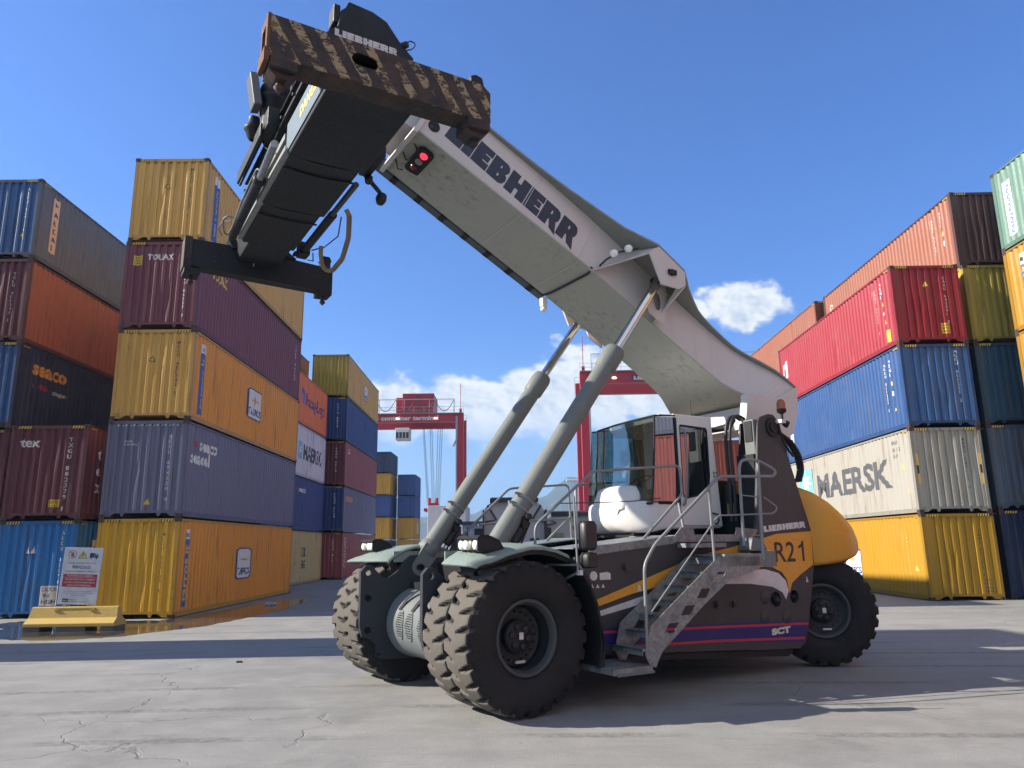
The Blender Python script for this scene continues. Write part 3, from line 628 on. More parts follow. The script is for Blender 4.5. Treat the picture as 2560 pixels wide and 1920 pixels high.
def r4e(m, m2): m.stack('CAAU 642091 0', .64, 2.5, .1, 'white'); m.tri(-.1, 2.1, .2); m.rect(.38, .35, .3, .38, 'yellow'); [m2.text(t, .40, .62 - i * .11, .07, 'black', .26, .03) for i, t in enumerate(('CAUTION', "9'6", 'HIGH'))]
z, zs = lev(RL, 3); container(RX + .02, RY, YR, z, zs, 12.192, 'bright red container on top of the four-high right stack', 'red', None, None, {'-': mk(r4s, 2), 'end': mk(r4e, 2)}, GR, seed=1)
# short grey blue one and a red-brown stack behind it
R2X, R2Y = yawpos(13.95, 38.0, YR, False)
for i, (cn, lb) in enumerate((('navy', 'short navy container on the ground behind the yellow one, hidden'), ('slate', 'short slate container second up, hidden behind the cream one'), ('slate', 'short slate blue container glimpsed between the machine tower and the royal blue one'))):
    container(R2X, R2Y, YR, RL[i], RL[i + 1] - RL[i], 6.06, lb, cn, group=GR, seed=i, castings=False, haz=False, marks={'-': mk(lambda m: m.stack('ARKAS', -2.7, 2.3, .3, 'white', 1.3, .05))} if i == 2 else None)
R3X, R3Y = yawpos(13.2, 50, 0, False)
for i, lb in enumerate(('lowest red brown container seen between cab and tower', 'red brown container second up, seen between cab and tower', 'upper red brown container seen between cab and tower')):
    container(R3X, R3Y, 0, 2.93 * i, 2.93, 12.192, lb, 'brick', group=GR, seed=i, castings=False, haz=False)
# ---- S: five-high row right behind
GS = 'containers of the outer right row'
SX, SY = yawpos(16.55, 25.75, YR, False); SL = [0, 2.95, 5.9, 8.87, 11.82, 14.77]
def s5s(m, m2): m.stack('TGHU 961041', 4.6, 2.45, .1, 'white'); m.stack('45G1', 5.15, 2.55, .12, 'white'); m.rect(5.2, 1.5, .16, .16, 'gold'); m.rect(5.24, 1.1, .1, .2, 'white'); m.text('CAI', -5.4, 2.2, .4, 'white', .6, .05, -90)
def s5o(m): m.stack('TG', -5.2, 2.3, .16, 'white'); m.stack('TGHU 42', 4.9, 2.3, .12, 'white')
for i, (cn, en, lb, mk_) in enumerate((('navy', 'navy', 'navy container on the ground in the gap right of the yellow one', None), ('teal', 'grey_blue', 'scratched teal blue container in the gap right of the cream one', None), ('navy', 'teal', 'dark teal container in shade in the gap right of the royal blue one', None), ('mustard_dirty', 'olive_yellow', 'olive yellow container in the gap right of the red one', None), ('salmon', 'salmon_shade', 'sunlit salmon container topping the outer right row, end in dark brown shade', {'-': mk(s5s, 2)}))):
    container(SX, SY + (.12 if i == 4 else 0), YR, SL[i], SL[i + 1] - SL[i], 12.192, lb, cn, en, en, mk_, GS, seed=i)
S2X, S2Y = yawpos(16.5, 38.6, YR, False)
for i, (cn, lb) in enumerate((('navy', 'hidden navy container at the ground of the second outer stack'), ('brick', 'hidden brick container second up in the second outer stack'), ('blue', 'hidden blue container halfway up the second outer stack'), ('red', 'red container glimpsed left of the bright red one, below the salmon one'), ('salmon', 'farther salmon container topping the outer row near the boom'))):
    container(S2X, S2Y, YR, SL[i], SL[i + 1] - SL[i], 12.192, lb, cn, group=GS, seed=i + 1, castings=i > 2, marks={'-': mk(s5o)} if i == 4 else None)
# ---- T: stack at the right picture edge, running towards the viewer
GT = 'containers at the right edge'
TX, TY = yawpos(16.93, 12.45, YR, False); TX += .19 ; 
def t5(m, m2): m.rect(-5.6, .38, .42, 1.95, 'white'); m2.text('DONG FANG', -5.45, 2.05, .20, 'strip', 1.6, .04, -90); m2.poly([(-5.45, 2.12), (-5.3, 2.28), (-5.25, 2.1)], 'strip')
def t4(m, m2): m.rect(-5.35, .15, .28, 2.0, 'strip'); m.rect(-5.35, 2.15, .28, .38, 'white'); m2.text('www.tarros.it', -5.35 + .22, .22, .17, 'gold', 1.85, .03, 90); m2.rect(-5.28, 2.25, .12, .15, 'black')
for i, (cn, lb, mk_) in enumerate((('pale_blue', 'grey container at the ground of the stack cut by the right edge', None), ('pale_blue', 'pale blue scuffed container low in the stack cut by the right edge', None), ('school_yellow', 'lower of two yellow containers with a blue web strip at the right edge', {'-': mk(t4, 2)}), ('school_yellow', 'upper of two yellow containers with a blue web strip at the right edge', {'-': mk(t4, 2)}), ('mint', 'mint green container topping the stack at the right edge', {'-': mk(t5, 2)}))):
    container(TX, TY, YR, SL[i], SL[i + 1] - SL[i], 12.192, lb, cn, marks=mk_, group=GT, seed=i + 2, haz=i in (2, 3))
# neighbours outside the frame: they close the row (mirrored in the cab glass) and shade the yard
GU = 'containers beside the viewer, outside the picture'
for j, (yy, cols) in enumerate(((-.1, ('red_brown', 'red_brown', 'slate', 'deep_blue', 'yellow2')), (-12.6, ('yellow2', 'red_brown', 'royal_blue', 'yellow2', 'red')))):
    for i, cn in enumerate(cols):
        container(TX + .19 * (j + 1), yy, YR, SL[i], SL[i + 1] - SL[i], 12.192, 'off-picture %s container, level %d of the %s stack beside the viewer' % (cn.replace('_', ' '), i + 1, ('near', 'rear')[j]), cn, group=GU, seed=i, castings=False, haz=False)
for i, cn in enumerate(('brick', 'blue', 'yellow2', 'brick', 'navy')):
    container(-14.2, 15.35, R(90), SL[i], SL[i + 1] - SL[i], 12.192, 'off-picture %s container, level %d of the stack that shades the left yard' % (cn.replace('_', ' '), i + 1), cn, group='containers left of the picture', seed=i, castings=False, haz=False)

# ================================================================ the reach stacker
# local frame: +x = direction of travel, +y = the side facing the viewer, z up, origin under the front axle
AZ = R(59.3)
RS = empty('reach_stacker', (-.887, 10.936, 0), math.atan2(-math.cos(AZ), -math.sin(AZ)))
tag(RS, 'huge container reach stacker with raised white boom, dark chassis and yellow rear hood', 'reach stacker')
Wt = paint('boom_white', (.56, .525, .50), .42, .2, (.32, .30, .26), 0, 0, 1, .05)
Wc = paint('cab_white', (.62, .60, .57), .28, .05, (.5, .48, .45), 0, 0, 1, .02)
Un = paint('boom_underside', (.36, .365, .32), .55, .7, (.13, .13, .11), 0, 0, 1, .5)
Cy = paint('cylinder_grey', (.145, .158, .148), .55, .3, (.09, .095, .09), 0, 0, 1, .2)
Dk = paint('anthracite', (.042, .042, .044), .45, .2, (.12, .105, .095), 0, 0, 1, .06)
Bk = paint('black_parts', (.010, .011, .013), .5, .2, (.03, .028, .025), 0, 0, 1, .05)
Or = paint('hood_orange', (.64, .285, .035), .32, .12, (.30, .16, .06), 0, 0, 1, .05)
Fd = paint('fender_green', (.185, .23, .205), .45, .4, (.12, .14, .12), .0, 0, 1.3, .3)
Bl = paint('band_blue', (.016, .014, .12), .4, .05); Rd = paint('band_red', (.42, .03, .05), .45, .08)
Dt = plain('decal_white', (.60, .565, .55), .5); Dn = plain('decal_navy', (.012, .022, .055), .4); Dd = plain('decal_dark', (.022, .020, .022), .5)
Ch = G('chrome'); Ch.bsdf((.62, .60, .58), .07, 1.); Ch = Ch.m
Ax = paint('axle_grey', (.125, .14, .142), .5, .3, (.25, .26, .26), 0, 0, 2, .3)
def mk_galv():
    g = G('galvanised'); v = g.coord(); vo = g.n('ShaderNodeTexVoronoi'); vo.inputs['Scale'].default_value = 26; g.l(v, vo.inputs['Vector'])
    sx_ = g.n('ShaderNodeSeparateXYZ'); g.l(vo.outputs['Color'], sx_.inputs[0]); a = g.noise(v, 4, 5, .6)
    c = g.mix(sx_.outputs[0], (.15, .165, .165), (.235, .25, .25)); c = g.mix(g.ramp(a, .45, .7, 0, .6), c, (.085, .09, .09))
    g.bsdf(c, g.ramp(a, .3, .7, .42, .62), .25); return g.m
Gv = mk_galv()
Rl = paint('rail_grey', (.20, .215, .22), .45, .25, (.10, .10, .10), 0, .2, 2, .2)
Rb = paint('rubber_side', (.012, .011, .012), .75, .45, (.035, .031, .028), 0, 0, 1.2, .2, .25)
Rt = paint('rubber_dusty', (.098, .088, .075), .9, .5, (.12, .11, .10), 0, 0, 1.5, .3, .2, .5)
Rg = paint('rubber_groove', (.016, .015, .015), .9, .2)
Rim = paint('rim_grey', (.050, .054, .058), .5, .4, (.06, .06, .06)); Rmd = paint('rim_dark', (.014, .015, .018), .5, .3)
Hs = paint('hose_black', (.02, .02, .022), .4, .1); Lm = G('lamp_lens'); _b = Lm.bsdf((.85, .85, .82), .12); Lm = Lm.m
def rusty(name, stripes):
    g = G(name); v = g.coord(rand=False); sp_ = g.n('ShaderNodeSeparateXYZ'); g.l(v, sp_.inputs[0])
    a = g.noise(v, 3.5, 8, .68, .5); f = g.noise(v, 16, 6, .7); sc = g.noise(g.coord(scale=(3, 3, 9), rand=False), 2.4, 8, .75, 1.4)
    c = g.mix(g.ramp(a, .38, .62), (.012, .012, .015), (.045, .025, .017)); c = g.mix(g.ramp(f, .5, .75, 0, .5), c, (.12, .065, .035))
    if stripes:
        t = g.math('ADD', g.math('ADD', g.math('MULTIPLY', sp_.outputs[0], -1.0), g.math('MULTIPLY', sp_.outputs[2], .62)), g.math('MULTIPLY', g.noise(v, 3, 5, .7), .10)); t = g.math('FRACT', g.math('MULTIPLY', t, 4.1))
        m = g.math('MULTIPLY', g.ramp(t, .48, .52), g.ramp(t, .94, .98, 1, 0)); sc = g.math('ADD', g.math('MULTIPLY', sc, .62), g.math('MULTIPLY', g.noise(v, 7.5, 6, .7, 1.2), .40)); m = g.math('MULTIPLY', m, g.ramp(sc, .495, .51)); m = g.math('MULTIPLY', m, g.ramp(g.noise(v, 2.2, 3), .36, .42))
        c = g.mix(m, c, (.30, .22, .115))
    g.bsdf(c, g.ramp(f, .3, .7, .55, .9), 0., g.bump(g.noise(v, 9, 6, .7), .5, .02)); return g.m
Ru = rusty('rusty_striped_beam', True); Ru2 = rusty('rusty_steel', False)
Sp = paint('spreader_black', (.008, .010, .013), .5, .3, (.022, .020, .017), .12, 0, 1.5, .1)
Sb = paint('spreader_side_sheen', (.10, .15, .19), .5, .35, (.25, .12, .08), .35, 0, 1.5, .3)  # bluish reflection on the black frame, put into the colour
Sg = paint('wear_strip', (.22, .23, .23), .6, .8, (.04, .04, .04), 0, 0, 6, .5)

# ---- wheels -------------------------------------------------------------
WR = .893
def tyre_mesh():
    m = MB(); pit = 26; per = 14; n = pit * per; hw = .262
    ts = [-1, -.97, -.93, -.86, -.74, -.6, -.46, -.32, -.2, -.1, 0, .1, .2, .32, .46, .6, .74, .86, .93, .97, 1]
    def groove(t, k):
        side = 1 if t > 0 else -1; at = abs(t)
        ph = (k / per + (.5 if side > 0 else 0)) % 1.
        wd = .10 + .25 * max(0, min(1, (at - .22) / .5)) if at > .17 else 0
        d = abs(ph - .5) * 2
        return max(0., min(1., (wd - d) / .20 + .5)) if wd else 0.
    rows = []
    side = [(.44, -.60), (.47, -.92), (.60, -1.03), (.72, -1.06), (.79, -1.04)]
    for k in range(n):
        th = 2 * math.pi * k / n; row = []
        def put(r, y): tq = th - .32 * min(1, abs(y)) * 2 * math.pi / pit; row.append((r * math.sin(tq), y * hw, r * math.cos(tq)))
        for r, y in side: put(r, y)
        gk = groove(-.97, k); put(.835, -1.0 + .09 * gk); row[-1] = row[-1]
        for t in ts:
            edge = max(0, abs(t) - .86) / .14
            r = WR - .012 * t * t - .028 * edge ** 2 - groove(t, k) * .055
            put(r, t)
        gk = groove(.97, k); put(.835, 1.0 - .09 * gk)
        for r, y in reversed(side): put(r, -y)
        rows.append(row)
    w_ = len(rows[0]); vs = [p for r in rows for p in r]
    for p in vs: pass
    m.v = [tuple(p) for p in vs]
    ns = len(side)
    for k in range(n):
        k2 = (k + 1) % n
        for j in range(w_ - 1):
            m.f.append((k * w_ + j, k * w_ + j + 1, k2 * w_ + j + 1, k2 * w_ + j)); m.sm.append(j < ns - 1 or j >= w_ - ns)
            if j < ns + 3 or j >= w_ - 4 - ns: m.m.append(1)  # shoulder ring takes the dark side rubber as painted shade
            else:
                t0, t1 = ts[j - ns - 1 if j - ns - 1 >= 0 else 0], ts[min(j - ns, len(ts) - 1)]; tm = (t0 + t1) / 2
                g_ = groove(tm, k + .5)
                m.m.append(2 if g_ > .6 else 0)
    me = m.mesh('tyre'); bm = bmesh.new(); bm.from_mesh(me); bmesh.ops.recalc_face_normals(bm, faces=bm.faces); bm.to_mesh(me); bm.free()
    for q_ in (Rt, Rb, Rg): me.materials.append(q_)
    return me
TY_ = tyre_mesh()
def rim_mesh(deep):
    m = MB(); m.cur = 0
    y0 = .20
    m.lathe([(.445, y0 - .05), (.452, y0), (.44, y0 + .018), (.415, y0 + .02), (.40, y0), (.385, y0 - .03), (.375, y0 - .06)], (0, 0, 0), (0, 1, 0), 48)
    m.cur = 1; dd = y0 - deep
    m.lathe([(.375, y0 - .06), (.365, dd + .03), (.33, dd), (.22, dd), (.0, dd)], (0, 0, 0), (0, 1, 0), 48)
    m.lathe([(.445, -y0), (.40, -y0), (.36, -y0 + .1), (.34, -y0 + .22)], (0, 0, 0), (0, 1, 0), 36)
    return m, dd
RIM1, dd1 = rim_mesh(.26); RIM2, dd2 = rim_mesh(.10)
def wheel(name, x, y, z, rot, deep, flip=False):
    """wheel = hub mesh (part) with tyre and rim as sub-parts"""
    m = MB(); dd = dd1 if deep else dd2
    m.lathe([(.20, dd), (.20, dd + .07), (.185, dd + .10), (.06, dd + .115), (0, dd + .115)], (0, 0, 0), (0, 1, 0), 32)
    for i in range(6):
        a = i * math.pi / 3 + .2; m.lathe([(.045, dd + .1), (.043, dd + .135), (.03, dd + .142), (0, dd + .142)], (.12 * math.cos(a), 0, .12 * math.sin(a)), (0, 1, 0), 14)
    for i in range(20):
        a = i * math.pi / 10; m.cyl((.285 * math.cos(a), dd, .285 * math.sin(a)), (.285 * math.cos(a), dd + .035, .285 * math.sin(a)), .013, n=6)
    m.box(-.03, .03, dd + .142, dd + .146, -.03, .05, 1); m.box(-.12, .02, dd + .02, dd + .05, -.315, -.285, 1)
    h_ = m.build('wheel', [Rmd, Dt], RS); h_.location = (x, y, z); h_.rotation_euler = (0, 0, rot + (math.pi if flip else 0))
    t = bpy.data.objects.new('tyre', TY_); C.objects.link(t); t.parent = h_; t.rotation_euler = (0, random.uniform(0, 6), 0)
    (RIM1 if deep else RIM2).build('rim', [Rim, Rmd], h_); return h_
for x, y in ((0, 1.785), (.03, 1.245)): wheel('w', x, y, WR, R(4), True)
for x, y in ((.20, -1.85), (.20, -1.30)): wheel('w', x, y, WR, R(4), True, True)
for wy, wr_, fl in ((1.43, -36, False), (-1.43, -30, True)):
    wq = wheel('w', -6.03, wy, WR * .965, R(wr_), False, fl); wq.scale = (.965, .965, .965)

# ---- chassis ------------------------------------------------------------
PY = 1.65
panel = [(-.98, .62), (-1.3, .56), (-2.25, .51), (-5.2, .345), (-5.33, .42), (-5.46, .74), (-5.71, 1.6), (-5.72, 2.13), (-5.49, 2.82), (-5.30, 3.40), (-5.20, 3.72), (-5.14, 3.92), (-5.05, 4.01), (-4.93, 4.02), (-4.72, 3.95), (-4.66, 3.86), (-4.58, 3.2), (-4.46, 2.25), (-4.40, 2.13), (-2.8, 1.97), (-1.3, 1.83), (-.98, 1.80)]
holes = [circ(-4.74, 1.10, .115), circ(-5.17, 1.12, .10)]
for s_, nm in ((1, 'near'), (-1, 'far')):
    m = MB(); m.prism(panel, 'y', s_ * PY, s_ * (PY - .05), holes)
    if s_ > 0:
        for cx, cz in ((-4.50, 1.14), (-4.47, .86), (-4.95, .83)): m.lathe([(.105, 0), (.105, .004), (.095, .012), (0, .012)], (cx, PY, cz), (0, 1, 0), 24)
        for cx, cz in ((-3.47, 1.08), (-3.82, 1.07)): m.box(cx - .035, cx + .035, PY, PY + .045, cz - .045, cz + .045); m.cyl((cx, PY + .04, cz), (cx, PY + .06, cz), .02, n=8)
    m.build('chassis_panel', Dk, RS)
m = MB(); m.box(-1.1, -5.0, -PY + .06, PY - .06, .48, 1.75); m.box(-5.0, -5.6, -.9, .9, .5, 2.0); m.box(-1.1, -5.2, -.62, .62, 1.75, 1.93); m.box(-.9, -1.2, -1.0, 1.0, .5, 1.6)
m.box(-1.6, -4.5, PY - .4, PY - .055, 1.7, 1.85)
m.build('chassis', Bk, RS)
m = MB(); m.prism([(-1.0, .60), (-2.3, .49), (-5.15, .33), (-5.0, .24), (-2.4, .40), (-1.3, .50)], 'y', PY - .12, PY - .06); m.box(-3.0, -4.6, -.7, 1.2, .28, .5); m.cyl((-4.2, .4, .3), (-3.3, .4, .3), .13); m.build('belly_pan', Bk, RS)
m = MB(); m.lathe([(.06, 0), (.065, .05), (.035, .09), (0, .09)], (-4.72, PY - .02, 1.09), (0, 1, 0), 16); m.lathe([(.03, 0), (.02, .05), (0, .05)], (-5.17, PY - .05, 1.12), (0, 1, 0), 12, 1); m.build('pin_boss', [Bk, Bl], RS)
# side graphics, a few millimetres proud of the panel
def decal(nm, poly, mat, y=PY, t=.003, mi=None): m = MB(); m.prism(poly, 'y', y, y + t); return m.build(nm, mat, RS)
decal('orange_stripe', [(-1.25, 1.145), (-1.9, 1.30), (-2.75, 1.435), (-3.5, 1.55), (-4.3, 1.60), (-4.71, 1.585), (-4.93, 1.50), (-5.03, 1.38), (-5.06, 1.17), (-5.14, 1.33), (-5.37, 1.46), (-5.69, 1.60), (-5.71, 2.13), (-4.88, 2.09), (-4.44, 2.0), (-3.9, 1.90), (-3.12, 1.78), (-2.69, 1.645), (-1.9, 1.42), (-1.25, 1.235)], Or)
decal('black_edge_line', [(-1.25, 1.125), (-1.9, 1.28), (-2.75, 1.415), (-3.5, 1.53), (-4.3, 1.58), (-4.70, 1.565), (-4.91, 1.48), (-5.01, 1.37), (-5.05, 1.2), (-5.06, 1.17), (-5.03, 1.38), (-4.93, 1.50), (-4.71, 1.585), (-4.3, 1.60), (-3.5, 1.55), (-2.75, 1.435), (-1.9, 1.30), (-1.25, 1.145)], Dd, PY + .0005)
decal('white_swoosh', [(-1.30, 1.03), (-1.32, 1.10), (-2.13, 1.27), (-2.75, 1.38), (-3.47, 1.50), (-4.08, 1.55), (-4.55, 1.555), (-4.84, 1.49), (-5.0, 1.37), (-5.045, 1.22), (-4.97, 1.09), (-4.90, 1.20), (-4.68, 1.29), (-4.21, 1.35), (-3.63, 1.37), (-2.88, 1.33), (-2.12, 1.17)], Dt, PY + .001)
decal('blue_band', [(-1.35, .885), (-3.4, .82), (-5.455, .745), (-5.43, .66), (-5.29, .44), (-3.2, .575), (-1.9, .65), (-1.34, .69)], Bl)
decal('red_line', [(-1.35, .855), (-3.4, .79), (-5.445, .72), (-5.43, .685), (-3.4, .755), (-1.35, .82)], Rd, PY + .003, .002)
decal('red_line', [(-1.9, .64), (-3.4, .60), (-5.32, .51), (-5.31, .475), (-3.4, .565), (-1.9, .605)], Rd, PY + .003, .002)
UX = (-1, 0, 0); VZ = (0, 0, 1)
def slope(x0, z0, x1, z1):
    d = Vector((x1 - x0, 0, z1 - z0)).normalized(); return d, Vector((-d.z * -1 if 0 else d.z, 0, -d.x)).normalized()
m = MB(); d, n_ = slope(-4.60, 2.11, -5.58, 2.19); place_block(m, 'LIEBHERR', (-4.60, PY, 2.115), d, n_, .095, .98, .004); m.build('lettering', Dt, RS)
m = MB(); d, n_ = slope(-4.86, 1.66, -5.56, 1.66); place_text(m, 'R2', (-4.80, PY, 1.66), UX, VZ, .32, .47, .0065, .012); m.prism([(-5.44, 1.66), (-5.49, 1.66), (-5.49, 1.98), (-5.455, 1.98), (-5.43, 1.93), (-5.36, 1.895), (-5.36, 1.855), (-5.44, 1.885)], 'y', PY + .0045, PY + .0065); m.build('lettering', Dd, RS)
m = MB(); place_text(m, 'SCT', (-4.58, PY, .585), (-1, 0, .045), (0, 0, 1), .085, .43, .006, .10); m.build('lettering', plain('decal_cream', (.62, .58, .46), .5), RS)
m = MB()
m.prism(circ(-1.27, 1.555, .06), 'y', PY, PY + .003); m.prism([(-1.37, 1.50), (-1.55, 1.50), (-1.55, 1.58), (-1.50, 1.60), (-1.37, 1.59)], 'y', PY, PY + .003)
for x in (-1.24, -1.33, -1.42): m.prism([(x + .028, 1.40), (x - .028, 1.40), (x, 1.45)], 'y', PY, PY + .003)
m.prism([(-2.0, 1.335), (-2.07, 1.325), (-2.055, 1.40), (-2.025, 1.42)], 'y', PY + .003, PY + .005); m.prism([(-5.48, 1.33), (-5.53, 1.33), (-5.50, 1.43)], 'y', PY + .001, PY + .004)
m.build('safety_sticker', Dt, RS)
# tower heads: grey box plates at the front edge of each side panel
for s_ in (1, -1):
    m = MB(); m.box(-4.60, -4.72, s_ * 1.40, s_ * 1.61, 3.30, 3.92); m.build('tower_cap', Ax, RS, .015); m = MB(); m.box(-4.585, -4.598, s_ * 1.43, s_ * 1.58, 3.56, 3.89); m.build('tower_opening', Bk, RS)
    m = MB(); m.prism([(-4.55, 2.2), (-5.6, 2.2), (-5.4, 2.9), (-5.12, 3.9), (-4.95, 3.98), (-4.72, 3.9), (-4.62, 3.3)], 'y', s_ * 1.22, s_ * 1.26); m.box(-4.56, -4.66, s_ * 1.25, s_ * 1.60, 2.1, 3.35); m.build('tower_inner_plate', Bk, RS)
    m = MB(); m.cyl((-5.0, s_ * 1.2, 3.80), (-5.0, s_ * 1.68, 3.80), .16, n=28); m.cyl((-5.0, s_ * 1.66, 3.80), (-5.0, s_ * 1.70, 3.80), .09, n=20); m.build('boom_pivot', Bk, RS)
# walkway
m = MB()
for s_ in (1, -1):
    m.prism([(-1.2, 1.82), (-2.75, 1.965), (-2.75, 2.075), (-1.2, 1.925)], 'y', s_ * (PY + .012), s_ * (PY - .01))
    m.prism([(-1.2, 1.905), (-2.75, 2.055), (-2.75, 2.07), (-1.2, 1.92)], 'y', s_ * PY, s_ * .62)
    m.prism([(-2.62, 1.98), (-4.05, 1.98), (-4.3, 2.03), (-4.42, 2.13), (-4.42, 2.16), (-3.97, 2.19), (-3.95, 2.085), (-3.10, 2.085), (-3.08, 2.185), (-2.85, 2.19)], 'y', s_ * (PY + .03), s_ * (PY + .012))
    m.box(-2.75, -4.5, s_ * .62, s_ * (PY + .012), 2.06, 2.08)
m.build('walkway', Gv, RS)
m = MB()
for i in range(46): x = -1.3 - i * .03; z = 1.875 + .14 * (i * .03) / 1.5 - .09; m.box(x, x - .012, PY + .0, PY + .004, z - .012, z + .012)
m.build('perforated_edge', Rim, RS)

# ---- front axle, carrier plates ------------------------------------------
plate = [(.90, .86), (.86, .70), (.74, .66), (.66, .60), (.64, .50), (.63, .42), (.55, .37), (.2, .36), (-.6, .40), (-1.0, .5), (-1.0, 1.75), (-.35, 1.80), (-.08, 1.84), (.10, 1.84), (.22, 1.75), (.34, 1.60), (.47, 1.52), (.56, 1.53), (.66, 1.62), (.74, 1.70), (.83, 1.70), (.90, 1.62)]
for s_ in (1, -1):
    m = MB(); dx_ = 0 if s_ > 0 else .13; m.prism([(a + dx_, b) for a, b in plate], 'y', s_ * .92, s_ * 1.0, [circ(.78 + dx_, 1.60, .048), circ(.78 + dx_, 1.24, .05), circ(.78 + dx_, .79, .05), circ(.60 + dx_, .45, .02, 10)]); m.build('carrier_plate', paint('plate_dark', (.026, .030, .037), .45, .2, (.12, .12, .12)), RS, .008)
    m = MB()
    for cz in (1.24, .79):
        for a in (45, 135, 225, 315): m.cyl((.78 + dx_ + .085 * math.cos(R(a)), s_ * 1.0, cz + .085 * math.sin(R(a))), (.78 + dx_ + .085 * math.cos(R(a)), s_ * 1.012, cz + .085 * math.sin(R(a))), .009, n=6)
    m.build('bolt', Rim, RS)
m = MB(); m.lathe([(.50, -.92), (.50, -.80), (.485, -.76), (.485, .76), (.50, .80), (.50, .92)], (.12, 0, WR - .02), (0, 1, 0), 56); m.lathe([(.30, .9), (.26, 1.05), (.26, 1.66)], (0, 0, WR), (0, 1, 0), 24); m.lathe([(.30, -.9), (.26, -1.05), (.26, -1.66)], (0, 0, WR), (0, 1, 0), 24)
axle = m.build('front_axle', Ax, RS)
def on_drum(y, a, r=.487): return Vector((.12 + r * math.cos(R(a)), y, WR - .02 + r * math.sin(R(a))))
for yc in (-.45, -.12, .3, .62):
    m = MB(); K = 16
    top = [on_drum(yc + .125 * math.cos(2 * math.pi * i / K), 2 + 24 * math.sin(2 * math.pi * i / K), .497) for i in range(K)]
    bot = [on_drum(yc + .125 * math.cos(2 * math.pi * i / K), 2 + 24 * math.sin(2 * math.pi * i / K), .482) for i in range(K)]
    m.cur = 0; m.loft([bot, top], True, smooth=False)
    cen = on_drum(yc, 2, .50)
    for i in range(7):
        for j in range(13):
            a, b = (i - 3) / 3.5 + (.14 if j % 2 else 0), (j - 6) / 6.6
            if a * a + b * b < .78:
                p = on_drum(yc + .125 * a, 2 + 24 * b, .4985); n_ = (p - Vector((.12, p.y, WR - .02))).normalized(); m.cur = 1; m.cyl(p - n_ * .004, p + n_ * .002, .0075, n=8)
    m.build('perforated_cover', [Ax, Bk], axle)
m = MB()                                            # dark arms sweeping over the drum
for yc in (-.55, -.1, .4):
    pts = [on_drum(yc + .10 * k, 25 + 17 * k, .50 + .02 * k) for k in range(5)]
    for a, b in zip(pts, pts[1:]):
        wv = Vector((0, .05, 0)); m.add([a - wv, b - wv, b + wv, a + wv, a - wv * .6 - (a - on_drum(a.y, 30, 0)).normalized() * .0, b - wv, b + wv, a + wv], [(0, 1, 2, 3)])
m.box(-.9, .25, -.95, .95, 1.25, 1.45); m.box(-.9, -.2, -.95, .95, 1.45, 1.72)
m.build('axle_bracket', Bk, RS)

# ---- front fenders ---------------------------------------------------------
def fender(s_):
    st = [(.86, 1.755, .01), (.82, 1.79, .02), (.74, 1.84, .05), (.62, 1.885, .08), (.48, 1.93, .09), (.34, 1.96, .08), (.18, 1.985, .07), (0, 2.0, .05), (-.18, 1.985, .04), (-.36, 1.94, .03), (-.55, 1.86, .02)]
    def rings(st, t, y0, y1, dn=True):
        out = []
        for i, (x, z, dr) in enumerate(st):
            a, b = st[max(i - 1, 0)], st[min(i + 1, len(st) - 1)]; tg = Vector((b[0] - a[0], 0, b[1] - a[1])).normalized(); nv = Vector((tg.z, 0, -tg.x)) * t
            if nv.z > 0 or (abs(nv.z) < 1e-3 and nv.x > 0): nv = -nv
            ys = [y0, y0 + .03, y0 + .3, (y0 + y1) / 2, y1 - .3, y1 - .1, y1 - .03, y1]; ds = [.03, 0, 0, 0, .2 * dr, .55 * dr, .85 * dr, dr + .02]
            top = [Vector((x - .27 * max(0, (x - .1) / .76) * max(0, 1 - (yy - y0) / .55) ** 1.5 - (.10 * max(0, (x - .3) / .5) if yy > y1 - .02 else 0), s_ * yy, z - d_)) for yy, d_ in zip(ys, ds)]
            out.append(top + [p + nv for p in reversed(top)])
        return out
    m = MB(); m.loft(rings(st, .022, .98, 2.14)); f1 = m.build('fender', Fd, RS)
    sa = [(-.55, 1.858, .02), (-.72, 1.73, .02), (-.88, 1.52, .02), (-.98, 1.27, .01), (-1.04, 1.0, .01), (-1.05, .75, .01), (-1.0, .48, .0)]
    m = MB(); m.loft(rings(sa, .03, 1.0, 2.12))
    k = [(x, z - d) for x, z, d in st[2:]] + [(x, z) for x, z, d in sa[1:]]
    inner = [(x * .965 + 0, (z - .62) * .93 + .62) for x, z in k]
    m.prism(k + inner[::-1], 'y', s_ * 2.10, s_ * 2.06); m.build('mudguard', Bk, RS)
    # lamp cluster under a small hood
    m = MB(); z0 = 1.925; y0, y1 = (1.50, 2.0)
    prof = [(.66, z0 - .02), (.66, z0 + .12), (.62, z0 + .155), (.52, z0 + .155), (.38, z0 + .10), (.30, z0 - .02)]
    for a, b in ((y0 - .02, y0), (y1, y1 + .02)): m.prism(prof, 'y', s_ * a, s_ * b)
    m.prism([(.67, z0 + .125), (.63, z0 + .162), (.52, z0 + .165), (.37, z0 + .105), (.29, z0 - .02), (.30, z0 - .04), (.385, z0 + .085), (.53, z0 + .145), (.62, z0 + .15), (.66, z0 + .105)], 'y', s_ * (y0 - .02), s_ * (y1 + .02))
    m.box(.60, .40, s_ * y0, s_ * y1, z0 - .03, z0 + .12)
    cl = m.build('headlight_cluster', [Bk, Fd], RS)
    for i in range(4):
        y = y0 + .065 + i * .123; m = MB(); m.lathe([(.0, .072), (.03, .07), (.054, .06), (.058, .04), (.058, 0)], (.60, s_ * y, z0 + .05), (1, 0, 0), 24, 0); m.build('headlight', Lm if i != 2 else plain('lens_smoke', (.32, .27, .24), .2), cl)
fender(1); fender(-1)
